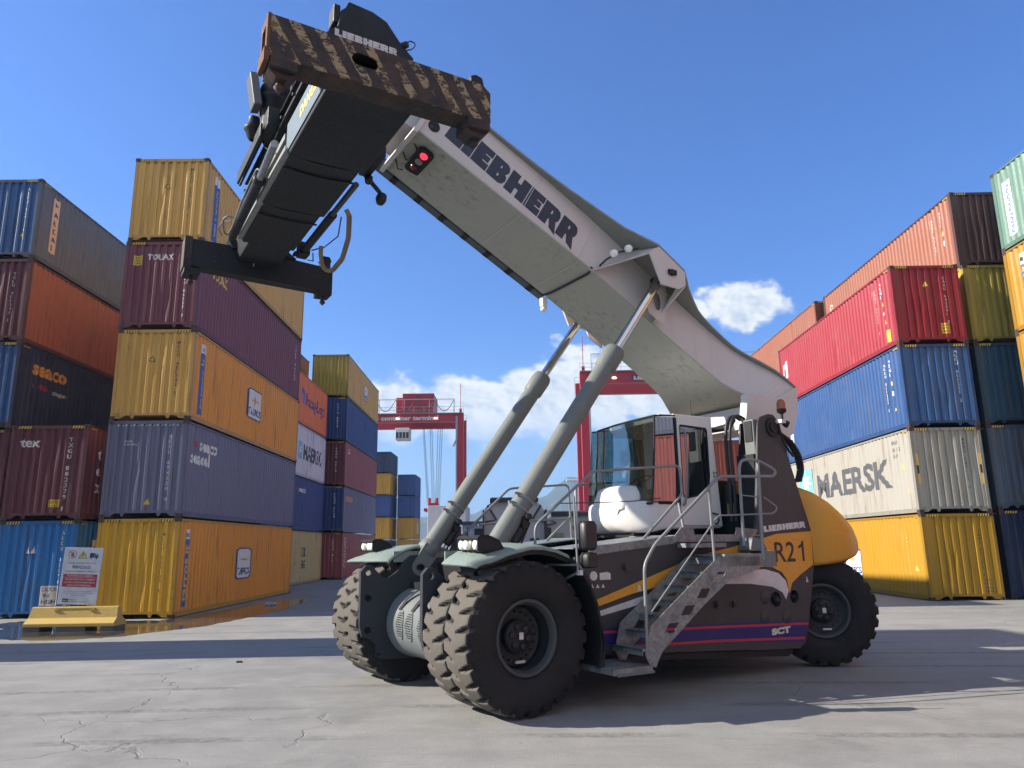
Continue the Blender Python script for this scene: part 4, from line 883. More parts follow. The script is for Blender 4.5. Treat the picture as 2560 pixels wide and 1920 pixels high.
m = MB(); m.box(-.95, .6, .99, 1.02, 1.74, 1.90); m.build('fender_bracket', Fd, RS)
m = MB(); m.box(-.9, .5, -1.02, -.99, 1.74, 1.90); m.build('fender_bracket', Fd, RS)

# ---- rear hood (counterweight cover) ---------------------------------------
def ring(x, w_, zt, zb, rt_=.35, n=7, pw=1.0):
    pts = []
    zc = (zt + zb) / 2; hh = (zt - zb) / 2; r1 = min(rt_, w_ * .9, hh * 1.6)
    for i in range(n + 1): a = R(90 * i / n); pts.append((w_ - r1 + r1 * math.cos(R(90) - a) if 0 else w_ - r1 + r1 * math.sin(a), zt - r1 + r1 * math.cos(a)))
    pts += [(w_, zb + .06), (w_ - .04, zb), (w_ - .12, zb + .02)]
    half = [(y, z) for y, z in pts]
    return [Vector((x, y, z)) for y, z in half] + [Vector((x, -y, z)) for y, z in reversed(half)]
m = MB(); m.loft([ring(-5.42, 1.595, 2.98, 1.62, .2), ring(-5.70, 1.60, 2.87, 1.58, .24), ring(-5.725, 1.70, 2.86, 1.58, .28), ring(-5.85, 1.83, 2.80, 1.60, .34), ring(-6.05, 1.92, 2.68, 1.63, .38), ring(-6.25, 1.95, 2.53, 1.67, .38), ring(-6.45, 1.93, 2.36, 1.72, .34), ring(-6.60, 1.86, 2.20, 1.75, .28), ring(-6.72, 1.74, 2.04, 1.80, .28), ring(-6.80, 1.60, 1.95, 1.81, .2), ring(-6.84, 1.45, 1.90, 1.83, .1)])
m.build('rear_hood', Or, RS)
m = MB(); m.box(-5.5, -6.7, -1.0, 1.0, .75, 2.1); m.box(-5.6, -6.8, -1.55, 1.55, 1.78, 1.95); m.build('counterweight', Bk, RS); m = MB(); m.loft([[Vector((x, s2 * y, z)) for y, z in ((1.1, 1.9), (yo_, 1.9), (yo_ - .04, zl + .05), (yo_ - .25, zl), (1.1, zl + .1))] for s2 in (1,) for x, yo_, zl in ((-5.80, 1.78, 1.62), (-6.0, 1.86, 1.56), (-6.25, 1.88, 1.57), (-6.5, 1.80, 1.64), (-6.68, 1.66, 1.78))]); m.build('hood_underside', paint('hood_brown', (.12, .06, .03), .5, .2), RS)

# ---- boom ---------------------------------------------------------------
# stations: bottom (x, z), top (x, z), half width of the box, half width of the top flange, of the bottom flange
BS = [((.97, 7.95), (.55, 8.74), .68, .72, .70), ((-.4, 7.235), (-.84, 8.02), .68, .76, .70), ((-1.3, 6.77), (-1.75, 7.53), .68, .86, .70), ((-2.15, 6.32), (-2.60, 7.03), .68, 1.06, .70),
      ((-2.6, 6.05), (-3.06, 6.73), .68, 1.33, .70), ((-3.10, 5.75), (-3.60, 6.38), .68, 1.33, .70), ((-3.35, 5.60), (-3.90, 6.19), .68, 1.10, .70), ((-3.75, 5.37), (-4.33, 5.93), .68, .86, .70), ((-4.2, 5.10), (-4.85, 5.63), .68, .78, .71),
      ((-4.74, 4.76), (-5.3, 5.37), .72, .80, .75), ((-5.05, 4.56), (-5.7, 5.15), .85, .95, .88), ((-5.35, 4.42), (-6.05, 4.95), 1.0, 1.06, 1.05), ((-5.6, 4.36), (-6.4, 4.72), 1.08, 1.10, 1.12)]
Y2 = [0] * 99
m = MB()
def fw_(x): return .11 * max(0, min(1, (x + 1.6) / 2.5))
def bx_ring(b, t, w_): return [Vector((b[0], -w_ + fw_(b[0]), b[1])), Vector((b[0], w_, b[1])), Vector((t[0], w_, t[1])), Vector((t[0], -w_ + fw_(b[0]), t[1]))]
def densify(BS, k=4):
    out = []
    def cr(p0, p1, p2, p3, t): return .5 * ((2 * p1) + (-p0 + p2) * t + (2 * p0 - 5 * p1 + 4 * p2 - p3) * t * t + (-p0 + 3 * p1 - 3 * p2 + p3) * t ** 3)
    fl = [(*b, *t, a, c, d) for b, t, a, c, d in BS]
    for i in range(len(fl) - 1):
        sharp = i in (3, 4, 5)
        for j in range(k):
            t = j / k
            v0, v1, v2, v3 = fl[max(i - 1, 0)], fl[i], fl[i + 1], fl[min(i + 2, len(fl) - 1)]
            row = [(v1[q] + (v2[q] - v1[q]) * t) if (sharp or q == 5 and i in (2, 6)) else cr(v0[q], v1[q], v2[q], v3[q], t) for q in range(7)]
            out.append(((row[0], row[1]), (row[2], row[3]), row[4], row[5], row[6]))
    out.append(BS[-1]); return out
BD = densify(BS)
vs = []; fs = []
for b, t, w_, wt, wb_ in BD: vs += bx_ring(b, t, w_ - .01)
for i in range(len(BD) - 1):
    for j in (1, 3): k = (j + 1) % 4; fs.append((i * 4 + j, i * 4 + k, i * 4 + 4 + k, i * 4 + 4 + j))
m.add(vs, fs, 0, False); boom = m.build('boom', Wt, RS, fix=False)
def flange(key, nm, mat, tk, lip):
    m = MB(); rings = []
    for b, t, w_, wt, wb_ in BD:
        ax_ = Vector((b[0] - t[0], 0, b[1] - t[1])).normalized()
        p = Vector((t[0], 0, t[1])) if key == 't' else Vector((b[0], 0, b[1])); ww = wt if key == 't' else wb_
        o_ = ax_ * tk * (1 if key == 't' else -1)
        q0, q1 = p, p + o_
        k_ = fw_(q0.x) if key == 'b' else 0; rings.append([Vector((q0.x, -ww + k_, q0.z)), Vector((q0.x, ww, q0.z)), Vector((q1.x, ww, q1.z)), Vector((q1.x, -ww + k_, q1.z))])
    m.loft(rings, True, smooth=False); return m.build(nm, mat, boom)
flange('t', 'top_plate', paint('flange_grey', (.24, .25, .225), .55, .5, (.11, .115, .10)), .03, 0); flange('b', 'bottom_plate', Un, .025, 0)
for s_ in (1, -1):     # cylinder brackets under the widened top flange
    m = MB(); yo = 1.29
    m.prism([(-2.86, 6.56), (-3.06, 6.69), (-3.60, 6.35), (-3.60, 6.12), (-3.46, 6.03), (-3.08, 6.05)], 'y', s_ * yo, s_ * (yo + .035), [circ(-3.30, 6.28, .05)])
    q_ = [Vector((-2.15, s_ * .67, 6.33)), Vector((-2.92, s_ * .67, 6.80)), Vector((-3.05, s_ * 1.31, 6.68)), Vector((-2.88, s_ * 1.31, 6.56))]; m.loft([q_, [p + Vector((-.02, 0, -.012)) for p in q_]], True, smooth=False)
    m.prism([(-3.56, 6.34), (-3.60, 6.10), (-3.50, 5.55), (-3.20, 5.72), (-3.12, 6.02)], 'y', s_ * .84, s_ * .87, [circ(-3.38, 5.95, .09, 14, .17)])
    rr = [Vector((-3.60, s_ * 1.3, 6.33)), Vector((-3.58, s_ * 1.3, 6.10)), Vector((-3.40, s_ * .70, 5.62)), Vector((-3.85, s_ * .70, 6.15))]
    rr2 = [p + Vector((-.03, 0, -.01)) for p in rr]
    m.loft([rr, rr2], True, smooth=False)
    m.build('cylinder_bracket', Wt, boom)
    m = MB(); m.cyl((-3.30, s_ * .86, 6.28), (-3.30, s_ * 1.36, 6.28), .055, n=16); m.box(-3.22, -3.38, s_ * 1.33, s_ * 1.37, 6.24, 6.32, 0); m.build('pivot_pin', Bk, boom)
# front collar, lightening hole, and the tail cover
m = MB(); c0 = (.97, 7.95); c1 = (.55, 8.74)
for s_ in (1, -1):
    e = [Vector((.99, s_ * .66, 7.94)), Vector((.57, s_ * .66, 8.75)), Vector((.51, s_ * .66, 8.72)), Vector((.93, s_ * .66, 7.91))]; m.loft([e, [p + Vector((0, s_ * .065, 0)) for p in e]], True, smooth=False)
e = [Vector((1.01, -.66, 7.91)), Vector((1.01, .72, 7.91)), Vector((.99, .72, 7.97)), Vector((.99, -.66, 7.97))]; m.loft([e, [p + Vector((-.06, 0, -.03)) for p in e]], True, smooth=False)
m.build('front_collar', Wt, boom, .006)
m = MB(); m.lathe([(.095, 0), (.095, .004), (0, .004)], (.66, .672, 8.09), (0, 1, 0), 28, 0, False); m.lathe([(.03, .004), (.028, .012), (0, .014)], (.71, .672, 8.07), (0, 1, 0), 12, 1); m.build('lightening_hole', [Bk, Rim], boom)
for xs_ in (-.82, -1.9):
    m = MB(); zb_ = 7.95 - (.97 - xs_) * .521; m.tube([(xs_, .672, zb_ + .01), (xs_ - .43, .672, zb_ + .80)], .006, 5); m.tube([(xs_, -.56, zb_ - .026), (xs_, .68, zb_ - .026)], .007, 5); m.build('weld_seam', Wt, boom)
m = MB(); place_block(m, 'LIEBHERR', (.49, .671, 7.985), (-.863, 0, -.504), (-.504, 0, .863), .405, 2.62, .003, gap=.045); m.build('lettering', Dn, boom)
m = MB(); m.prism([(-6.4, 4.72), (-5.6, 4.36), (-5.62, 4.05), (-5.95, 3.72), (-6.2, 3.85), (-6.36, 4.25)], 'y', 1.06, 1.11); m.prism([(-6.4, 4.72), (-5.6, 4.36), (-5.62, 4.05), (-5.95, 3.72), (-6.2, 3.85), (-6.36, 4.25)], 'y', -1.06, -1.11)
m.prism([(-5.0, 4.45), (-5.7, 4.45), (-5.6, 3.72), (-5.2, 3.62), (-4.85, 3.7)], 'y', 1.05, 1.20); m.prism([(-5.0, 4.45), (-5.7, 4.45), (-5.6, 3.72), (-5.2, 3.62), (-4.85, 3.7)], 'y', -1.05, -1.20)
m.box(-5.45, -6.2, -1.06, 1.06, 3.95, 4.35); m.build('boom_tail', Wt, boom)
m = MB()
o1 = [(-6.0 + .14 * math.cos(a), 4.72 + .05 * math.sin(a)) for a in (2 * math.pi * i / 24 for i in range(24))]; o2 = [(-6.0 + .12 * math.cos(a), 4.72 + .035 * math.sin(a)) for a in (2 * math.pi * i / 24 for i in range(24))]
T = Matrix.Translation((-6.0, 0, 4.72)) @ Matrix.Rotation(R(-28), 4, 'Y') @ Matrix.Translation((6.0, 0, -4.72)); 
m.prism(o1, 'y', 1.075, 1.082, [o2]); m.build('maker_oval', Dd, boom) if 0 else None
# energy chain tray on the far lower edge
m = MB()
def along(x, dz): return Vector((x, 0, 7.95 - (.97 - x) * .521 + dz))
for a, b, dz, h_ in ((1.3, -2.15, -.02, .20),):
    for y0, y1 in ((-.74, -.90),):
        p, q_ = along(a, dz), along(b, dz); up_ = Vector((-.46, 0, .885))
        r1 = [Vector((p.x, y0 + .12, p.z)), Vector((p.x, y1 + .12, p.z)), Vector((p.x, y1 + .12, p.z)) + up_ * h_, Vector((p.x, y0 + .12, p.z)) + up_ * h_]
        r2 = [Vector((q_.x, y0, q_.z)), Vector((q_.x, y1, q_.z)), Vector((q_.x, y1, q_.z)) + up_ * h_, Vector((q_.x, y0, q_.z)) + up_ * h_]
        m.loft([r1, r2], True, smooth=False)
m.build('hose_tray', paint('tray_grey', (.085, .10, .11), .5, .4, (.03, .03, .03)), boom)
m = MB()
for i in range(7):
    p = along(.75 - i * .44, -.022); d_ = Vector((.885, 0, .46)) * .11
    m.box(-.055, .055, -.905, -.735, -.003, .10, None, Matrix.Translation(p + Vector((0, .11 - i * .016, 0))) @ Matrix.Rotation(R(-27.5), 4, 'Y'))
m.build('chain_window', Bk, boom)
m = MB(); m.tube([(-2.14, -.86, 6.36), (-2.14, -.5, 6.30), (-2.145, .1, 6.295), (-2.15, .62, 6.30), (-2.16, .70, 6.38)], .022, 8); m.tube([(-2.3, .72, 6.42), (-2.35, .85, 6.5), (-2.5, 1.0, 6.6), (-2.8, 1.12, 6.68)], .016, 8); m.build('hose', Hs, boom)
# traffic light under the boom
m = MB(); Tt = Matrix.Translation((.70, .20, 7.79)) @ Matrix.Rotation(R(-28), 4, 'Y')
m.prism([(-.16, -.42), (-.06, -.46), (.06, -.46), (.10, -.40), (.10, .14), (.04, .20), (-.10, .20), (-.16, .14)], 'z', -.10, -.03, (), 0, Tt @ Matrix.Translation((0, .12, .03)))
tl = m.build('signal_lamp', Bk, boom, .01)
for i, (yy, mm) in enumerate(((.10, emis('lamp_red', (.9, .03, .06), .8)), (-.09, plain('lens_grey', (.20, .20, .18), .2)), (-.27, plain('lens_dark_red', (.10, .015, .012), .25)))):
    m = MB(); m.lathe([(.062, 0), (.060, .02), (.04, .045), (0, .055)], Tt @ Vector((-.03, yy + .12, -.07)), (Tt.to_3x3() @ Vector((0, 0, -1))), 20); m.build('lens', mm, tl)
m = MB(); m.tube([(.86, .40, 7.9), (.80, .36, 7.82), (.72, .30, 7.84)], .012, 6); m.tube([(.9, .05, 7.92), (.84, .02, 7.82), (.78, .04, 7.80)], .012, 6); m.tube([(.92, -.2, 7.92), (.85, -.28, 7.80), (.78, -.24, 7.78)], .012, 6); m.build('lamp_cable', Hs, boom)
for nm, x, y, z in (('a', -2.40, 1.0, 6.56), ('b', -2.64, 1.08, 6.66)):
    m = MB(); m.lathe([(.0, .07), (.05, .065), (.062, .05), (.064, 0), (.04, -.05), (0, -.06)], (x, y, z), (.9, .25, -.35), 20, 0); m.build('work_lamp', Lm, boom)
m = MB(); m.lathe([(0, .08), (.05, .07), (.055, 0), (0, -.06)], (-2.2, -.78, 6.12), (.6, -.2, -.75), 16); m.box(-2.22, -2.12, -.82, -.72, 6.14, 6.30); m.build('work_lamp', [Lm], boom)
m = MB()                                            # inner telescopic section and head
r1 = [Vector((-.6, -.46, 7.28)), Vector((-.6, .46, 7.28)), Vector((-.95, .46, 8.0)), Vector((-.95, -.46, 8.0))]
r2 = [Vector((2.05, -.46, 8.70)), Vector((2.05, .46, 8.70)), Vector((1.80, .46, 9.28)), Vector((1.80, -.46, 9.28))]
m.loft([r1, r2], True, smooth=False); m.build('inner_boom', Wt, boom)
m = MB(); m.prism([(1.75, 8.6), (2.25, 8.82), (2.75, 8.75), (3.0, 8.3), (2.9, 7.75), (2.35, 7.7), (1.9, 8.1)], 'y', -.42, -.34); m.prism([(1.75, 8.6), (2.25, 8.82), (2.75, 8.75), (3.0, 8.3), (2.9, 7.75), (2.35, 7.7), (1.9, 8.1)], 'y', .34, .42); m.box(2.2, 2.9, -.34, .34, 8.0, 8.5); m.cyl((2.6, -.46, 8.1), (2.6, .46, 8.1), .12)
m.build('boom_head', Sp, boom)

# ---- lift cylinders --------------------------------------------------------
P0, P1 = Vector((.10, 0, 1.66)), Vector((-3.30, 0, 6.28)); dd_ = (P1 - P0).normalized()
for s_ in (1, -1):
    yv = Vector((0, s_ * 1.04, 0)); tot = (P1 - P0).length
    def at(t): return P0 + yv + dd_ * t
    m = MB(); m.cyl(at(.30), at(4.02), .141, n=36); m.lathe([(.141, 3.62), (.166, 3.66), (.170, 3.98), (.15, 4.04), (.08, 4.06)], at(0), dd_, 36); m.lathe([(.10, .22), (.172, .25), (.160, .42), (.141, .44)], at(0), dd_, 36)
    cy_ = m.build('lift_cylinder', Cy, RS)
    m = MB()
    for sg in (-1, 1):
        Tm = Matrix.Translation(P0 + yv) @ Vector((1, 0, 0)).rotation_difference(dd_).to_matrix().to_4x4()
        pl_ = [(.36, -.14), (.36, .14), (.05, .13)] + [(0 + .13 * math.cos(R(a)), .13 * math.sin(R(a))) for a in range(100, 261, 20)] + [(.05, -.13)]
        m.prism(pl_, 'y', sg * .085, sg * .135, [circ(0, 0, .045, 14)], None, Tm)
    m.build('fork', Cy, cy_)
    m = MB(); m.cyl(P0 + yv - Vector((0, .16, 0)), P0 + yv + Vector((0, .16, 0)), .05, n=16); m.box(.04, .16, s_ * 1.04 + .135, s_ * 1.04 + .16, 1.63, 1.69); m.build('pin', Bk, cy_)
    m = MB(); m.cyl(at(4.02), at(tot), .075, n=32); m.build('piston_rod', Ch, cy_)
    for k in (.98, 1.13):
        m = MB(); m.lathe([(.141, -.022), (.149, -.02), (.149, .02), (.141, .022)], at(k), dd_, 36); e = at(k) + Vector((.15, .06, .09)); m.box(e.x - .05, e.x + .03, e.y - .02, e.y + .02, e.z - .015, e.z + .015); m.build('clamp', Rl, cy_)
    m = MB(); q0 = at(.75) + Vector((-.14, .05, -.12)); m.cyl(q0 - dd_ * .18, q0 + dd_ * .12, .07, n=14); m.box(q0.x - .08, q0.x + .02, q0.y - .05, q0.y + .10, q0.z + .05, q0.z + .20); m.cyl(q0 + Vector((-.05, .08, .18)), q0 + Vector((-.05, .16, .2)), .045, n=10); m.build('valve_block', Rmd, cy_)
    for k in range(4):
        m = MB(); o_ = Vector((-.10 - .035 * (k % 2), -.10 + .07 * k, -.16)); m.tube([at(.95) + o_, at(.6) + o_ + Vector((-.04, 0, -.05)), at(.3) + o_ + Vector((-.10, 0, -.06)), at(.05) + o_ + Vector((-.12, 0, -.15)), at(-.2) + o_ + Vector((-.12, 0, -.2))], .016, 8); m.build('hose', Hs, cy_)

# ---- cab ---------------------------------------------------------------
def glassmat(name, tint, refl):
    g = G(name); t = g.n('ShaderNodeBsdfTransparent'); t.inputs[0].default_value = (*tint, 1); gl = g.n('ShaderNodeBsdfGlossy'); gl.inputs['Roughness'].default_value = .015; gl.inputs[0].default_value = (.9, .95, .95, 1)
    lw = g.n('ShaderNodeLayerWeight'); lw.inputs[0].default_value = .35; f = g.math('ADD', g.math('MULTIPLY', lw.outputs['Fresnel'], 1.0), refl, clamp=True)
    mx_ = g.n('ShaderNodeMixShader'); g.l(f, mx_.inputs[0]); g.l(t.outputs[0], mx_.inputs[1]); g.l(gl.outputs[0], mx_.inputs[2]); o = g.n('ShaderNodeOutputMaterial'); g.l(mx_.outputs[0], o.inputs[0]); return g.m
Gl = glassmat('cab_glass', (.50, .62, .62), .10); Gl2 = glassmat('cab_glass_dark', (.30, .36, .36), .28)
CW2 = .85
def cring(x, w_, z0, z1, r_):
    pts = []; r_ = min(r_, (z1 - z0) * .48, w_ * .9)
    for cx, cz, a0 in ((w_ - r_, z1 - r_, 0), (-(w_ - r_), z1 - r_, 90), (-(w_ - r_), z0 + r_, 180), (w_ - r_, z0 + r_, 270)):
        for i in range(7): a = R(a0 + 15 * i); pts.append(Vector((x, cx + r_ * math.cos(a), cz + r_ * math.sin(a))))
    return pts
m = MB(); m.loft([cring(-4.5, CW2, 2.20, 2.60, .03), cring(-3.3, CW2, 2.18, 2.60, .04), cring(-3.15, CW2 - .02, 2.15, 2.62, .07), cring(-3.04, CW2 - .08, 2.135, 2.63, .09), cring(-2.93, CW2 - .18, 2.13, 2.63, .13), cring(-2.84, CW2 - .30, 2.145, 2.62, .16), cring(-2.77, CW2 - .43, 2.21, 2.59, .17), cring(-2.73, CW2 - .55, 2.26, 2.54, .13), cring(-2.71, .15, 2.33, 2.47, .05)])
cab = m.build('cab', Wc, RS)
m = MB(); m.loft([[Vector((x, y, z)) for y, z in ((-.46 + kk, 2.5), (-.44 + kk, zt - .14), (-.37 + kk, zt - .03), (-.2, zt), (.25, zt), (.44 - kk, zt - .03), (.53 - kk, zt - .14), (.58 - kk, 2.5))] for x, zt, kk in ((-3.2, 2.88, -.06), (-3.06, 2.91, -.04), (-2.97, 2.90, 0), (-2.88, 2.86, .05), (-2.81, 2.79, .1), (-2.77, 2.68, .14), (-2.74, 2.56, .18))]); m.build('nose_cover', Wc, cab)
m = MB()                                            # frame
def post(a, b, w1=.05, w2=.05): a, b = Vector(a), Vector(b); m.tube([a, b], w1 / 2, 8)
m.box(-3.62, -4.42, CW2 - .06, CW2, 3.87, 4.02); m.box(-3.62, -4.52, -CW2, -CW2 + .06, 3.87, 4.02); m.prism([(-4.45, 2.22), (-4.56, 2.22), (-4.45, 4.02), (-4.36, 4.02)], 'y', -CW2, CW2)
m.box(-3.60, -4.46, -CW2, CW2, 3.98, 4.05)
m.build('cab_frame', Wc, cab, .02, 3)
m = MB(); door = [(-3.64, 2.24), (-4.50, 2.24), (-4.41, 3.95), (-3.64, 3.97)]
hole = [(-3.74, 2.66), (-4.02, 2.71), (-4.20, 2.80), (-4.29, 2.92), (-4.31, 3.06), (-4.31, 3.80), (-4.28, 3.85), (-3.70, 3.87), (-3.68, 3.84), (-3.68, 2.70)]
m.prism(door, 'y', CW2, CW2 + .035, [hole]); dr = m.build('door', Wc, cab, .008)
m = MB(); m.prism(hole, 'y', CW2 + .010, CW2 + .016); m.build('door_window', Gl2, dr)
m = MB(); h2_ = [( (x + 4.0) * .93 - 4.0, (z - 3.27) * .95 + 3.27) for x, z in hole]; m.prism(hole, 'y', CW2 + .017, CW2 + .028, [h2_]); m.build('window_seal', Bk, dr)
m = MB(); m.tube([(-4.30, CW2 + .04, 2.44), (-4.30, CW2 + .07, 2.43), (-4.38, CW2 + .07, 2.42), (-4.40, CW2 + .07, 2.32), (-4.36, CW2 + .07, 2.27), (-4.34, CW2 + .04, 2.27)], .014, 8); m.build('door_handle', Bk, dr)
m = MB(); m.prism([(-4.37, 3.02), (-4.46, 3.02), (-4.46, 3.12), (-4.37, 3.12)], 'y', CW2 + .036, CW2 + .039); m.build('first_aid_sticker', plain('sticker_green', (.04, .22, .10), .5), dr)
m = MB(); m.box(-4.40, -4.43, CW2 + .039, CW2 + .041, 3.03, 3.11); m.box(-4.38, -4.45, CW2 + .039, CW2 + .041, 3.055, 3.085); m.build('sticker_cross', Dt, dr)
# windscreen: flat upper edge, bulging foot
def ws(t, s): # t 0..1 across (far to near), s 0..1 up
    y = -.66 + 1.51 * t; x = -3.20 + .02 + .13 * (1 - s) ** 1.5 + .06 * math.sin(math.pi * t); z = 2.58 + (3.93 + .055 * t - 2.58) * s; return Vector((x, y, z))
m = MB(); NX, NZ = 10, 8
m.add([ws(i / NX, j / NZ) for j in range(NZ + 1) for i in range(NX + 1)], [(j * (NX + 1) + i, j * (NX + 1) + i + 1, (j + 1) * (NX + 1) + i + 1, (j + 1) * (NX + 1) + i) for j in range(NZ) for i in range(NX)], 0, True)
m.build('windscreen', Gl, cab, fix=False)
m = MB(); m.tube([ws(i / 10, 1) for i in range(11)], .016, 6); m.tube([ws(1, i / 8) for i in range(9)], .016, 6); m.tube([ws(0, i / 8) for i in range(9)], .016, 6); m.tube([ws(i / 10, 0) for i in range(11)], .02, 6); m.tube([ws(.14, i / 8) + Vector((-.01, 0, 0)) for i in range(9)], .012, 6)
m.box(-3.60, -3.64, CW2 - .05, CW2 + .012, 2.55, 3.98); m.box(-3.2, -3.64, CW2 - .03, CW2 + .005, 2.57, 2.62); m.tube([(-3.18, .85, 3.985), (-3.62, .85, 4.02)], .014, 6); m.tube([(-3.2, -.85, 3.94), (-3.62, -.85, 4.0)], .014, 6); m.build('window_frame', Bk, cab)
m = MB(); m.prism([(-3.05, 2.62), (-3.62, 2.60), (-3.62, 3.98), (-3.19, 3.97)], 'y', CW2 - .012, CW2 - .004); m.build('side_window', Gl2, cab)
m = MB(); m.prism([(-3.05, 2.6), (-4.5, 2.6), (-4.5, 3.9), (-3.62, 3.98), (-3.19, 3.94)], 'y', -CW2 + .004, -CW2 + .012); m.build('side_window', Gl, cab)
m = MB(); m.add([Vector((-3.18, -.66, 3.94)), Vector((-3.14, .05, 3.97)), Vector((-3.18, .84, 3.985)), Vector((-3.62, .84, 4.025)), Vector((-3.62, -.8, 4.02))], [(0, 1, 2, 3, 4)]); m.build('roof_window', Gl2, cab)
m = MB(); m.box(-3.75, -4.2, -.25, .25, 2.75, 2.88); m.box(-4.12, -4.24, -.25, .25, 2.85, 3.55); m.box(-4.14, -4.22, -.14, .14, 3.55, 3.75); m.box(-3.8, -4.1, -.2, .2, 2.5, 2.75); m.build('seat', plain('seat_cloth', (.035, .038, .045), .8), cab, .03, 3)
m = MB(); m.lathe([(.19 + .014 * math.cos(a), .014 * math.sin(a)) for a in (2 * math.pi * i / 8 for i in range(9))], (-3.55, 0, 3.02), (.45, 0, .9), 24); m.tube([(-3.55, 0, 3.02), (-3.42, 0, 2.7), (-3.35, 0, 2.5)], .035, 8); m.build('steering_wheel', Bk, cab)
m = MB(); m.box(-3.2, -3.5, -.7, .7, 2.55, 2.72); m.box(-3.45, -3.5, .45, .7, 2.9, 3.2); m.box(-3.15, -4.5, -.8, .8, 2.5, 2.56); m.build('dashboard', Bk, cab, .02)
m = MB(); m.box(-4.4, -4.44, -.3, .3, 3.1, 3.7); m.build('rear_window', Gl, cab)
m = MB(); m.box(-3.40, -3.41, -.32, -.14, 3.28, 3.55); m.build('no_smoking_sign', plain('sign_pale', (.45, .45, .43), .5), cab)
m = MB(); m.tube([(-2.86, -.36, 2.74), (-2.98, -.48, 2.95), (-3.04, -.58, 3.1)], .022, 8); m.tube([(-3.04, -.58, 3.1), (-3.10, -.60, 3.5)], .014, 6); m.build('wiper', Bk, cab)
m = MB(); m.tube([(-3.66, CW2 + .05, 2.56), (-3.66, CW2 + .10, 2.6), (-3.72, CW2 + .12, 3.2), (-3.72, CW2 + .12, 3.76), (-3.68, CW2 + .06, 3.80)], .018, 8, bend=.05); m.build('grab_rail', Rl, cab)
m = MB(); m.tube([(-4.15, .7, 4.04), (-4.15, .7, 4.35)], .006, 5); m.lathe([(.025, 0), (.02, .03), (0, .035)], (-4.15, .7, 4.05), (0, 0, 1), 10); m.build('antenna', Bk, cab)
m = MB(); m.box(-2.9, -4.4, -.55, .55, 2.07, 2.2); m.cyl((-3.1, .3, 2.07), (-3.1, .3, 2.2), .09); m.box(-2.85, -3.1, -.7, -.4, 2.0, 2.2); m.build('cab_mount', Bk, cab)
m = MB(); m.tube([(-1.0, 1.30, 2.52), (-1.9, 1.1, 2.56), (-2.6, .95, 2.6), (-3.2, .88, 2.66)], .008, 6); m.build('safety_line', Hs, RS)

# ---- machinery between cab and tower ---------------------------------------
m = MB(); m.box(-4.6, -4.95, .2, 1.15, 1.95, 2.75); m.box(-4.62, -4.9, .35, .7, 2.75, 3.0); m.box(-4.6, -5.3, -1.2, .2, 1.95, 3.0); m.cyl((-4.62, 1.0, 2.6), (-4.62, 1.0, 2.9), .09); m.build('hydraulic_unit', Bk, RS, .01)
m = MB(); m.box(-4.60, -4.75, .92, 1.12, 2.42, 2.66); m.build('filter_box', paint('box_yellow', (.40, .30, .14), .5, .3), RS)
m = MB(); m.box(-4.57, -4.60, 1.0, 1.30, 2.3, 3.2); m.build('panel_white', Wt, RS) if 0 else None
for k in range(2):
    m = MB(); y = 1.10 + k * .09; m.tube([(-4.50, y, 2.3), (-4.52, y, 2.9), (-4.50, y, 3.4), (-4.50, y, 3.75), (-4.58, y, 3.98), (-4.72, y, 4.06), (-4.88, y, 4.0)], .024 if k % 2 else .03, 10, bend=.12); m.build('hydraulic_hose', Hs, RS)
for k in range(3):
    m = MB(); y = 1.42 + k * .05; m.tube([(-5.35, y, 3.75), (-5.62, y, 3.62), (-5.80, y, 3.4), (-5.84, y, 3.15), (-5.74, y, 2.95)], .022, 8, bend=.1); m.build('hydraulic_hose', Hs, RS)
m = MB(); m.tube([(-4.35, .2, 3.95), (-4.6, .5, 3.86), (-4.85, .85, 3.9), (-4.7, 1.1, 3.98)], .05, 8, bend=.1); m.tube([(-4.5, .1, 4.0), (-4.75, .5, 3.88), (-4.9, .9, 3.95)], .045, 8, bend=.1); m.build('hose_bundle', Hs, RS)
m = MB(); m.box(-5.05, -5.15, PY + .02, PY + .16, 3.86, 3.92); bc = m.build('beacon_bracket', Dt, RS)
m = MB(); m.cyl((-5.14, PY + .10, 3.92), (-5.14, PY + .10, 4.06), .022); m.lathe([(.03, 0), (.075, .03), (.078, .08)], (-5.14, PY + .10, 4.02), (0, 0, 1), 24); bs_ = m.build('beacon', Bk, RS)
m = MB(); m.lathe([(.070, 0), (.072, .09), (.055, .145), (.02, .165), (0, .167)], (-5.14, PY + .10, 4.10), (0, 0, 1), 24); m.build('beacon_dome', G_amber if 0 else plain('amber', (.35, .10, .02), .15), bs_)
m = MB(); m.lathe([(0, .05), (.055, .045), (.06, 0), (.03, -.07)], (-5.22, PY + .1, 3.86), (-.6, .5, -.4), 16); m.tube([(-5.1, PY + .04, 3.85), (-5.16, PY + .05, 3.6), (-5.3, PY + .03, 3.45), (-5.45, PY + .0, 3.35)], .02, 8); m.build('rear_lamp', Bk, RS)

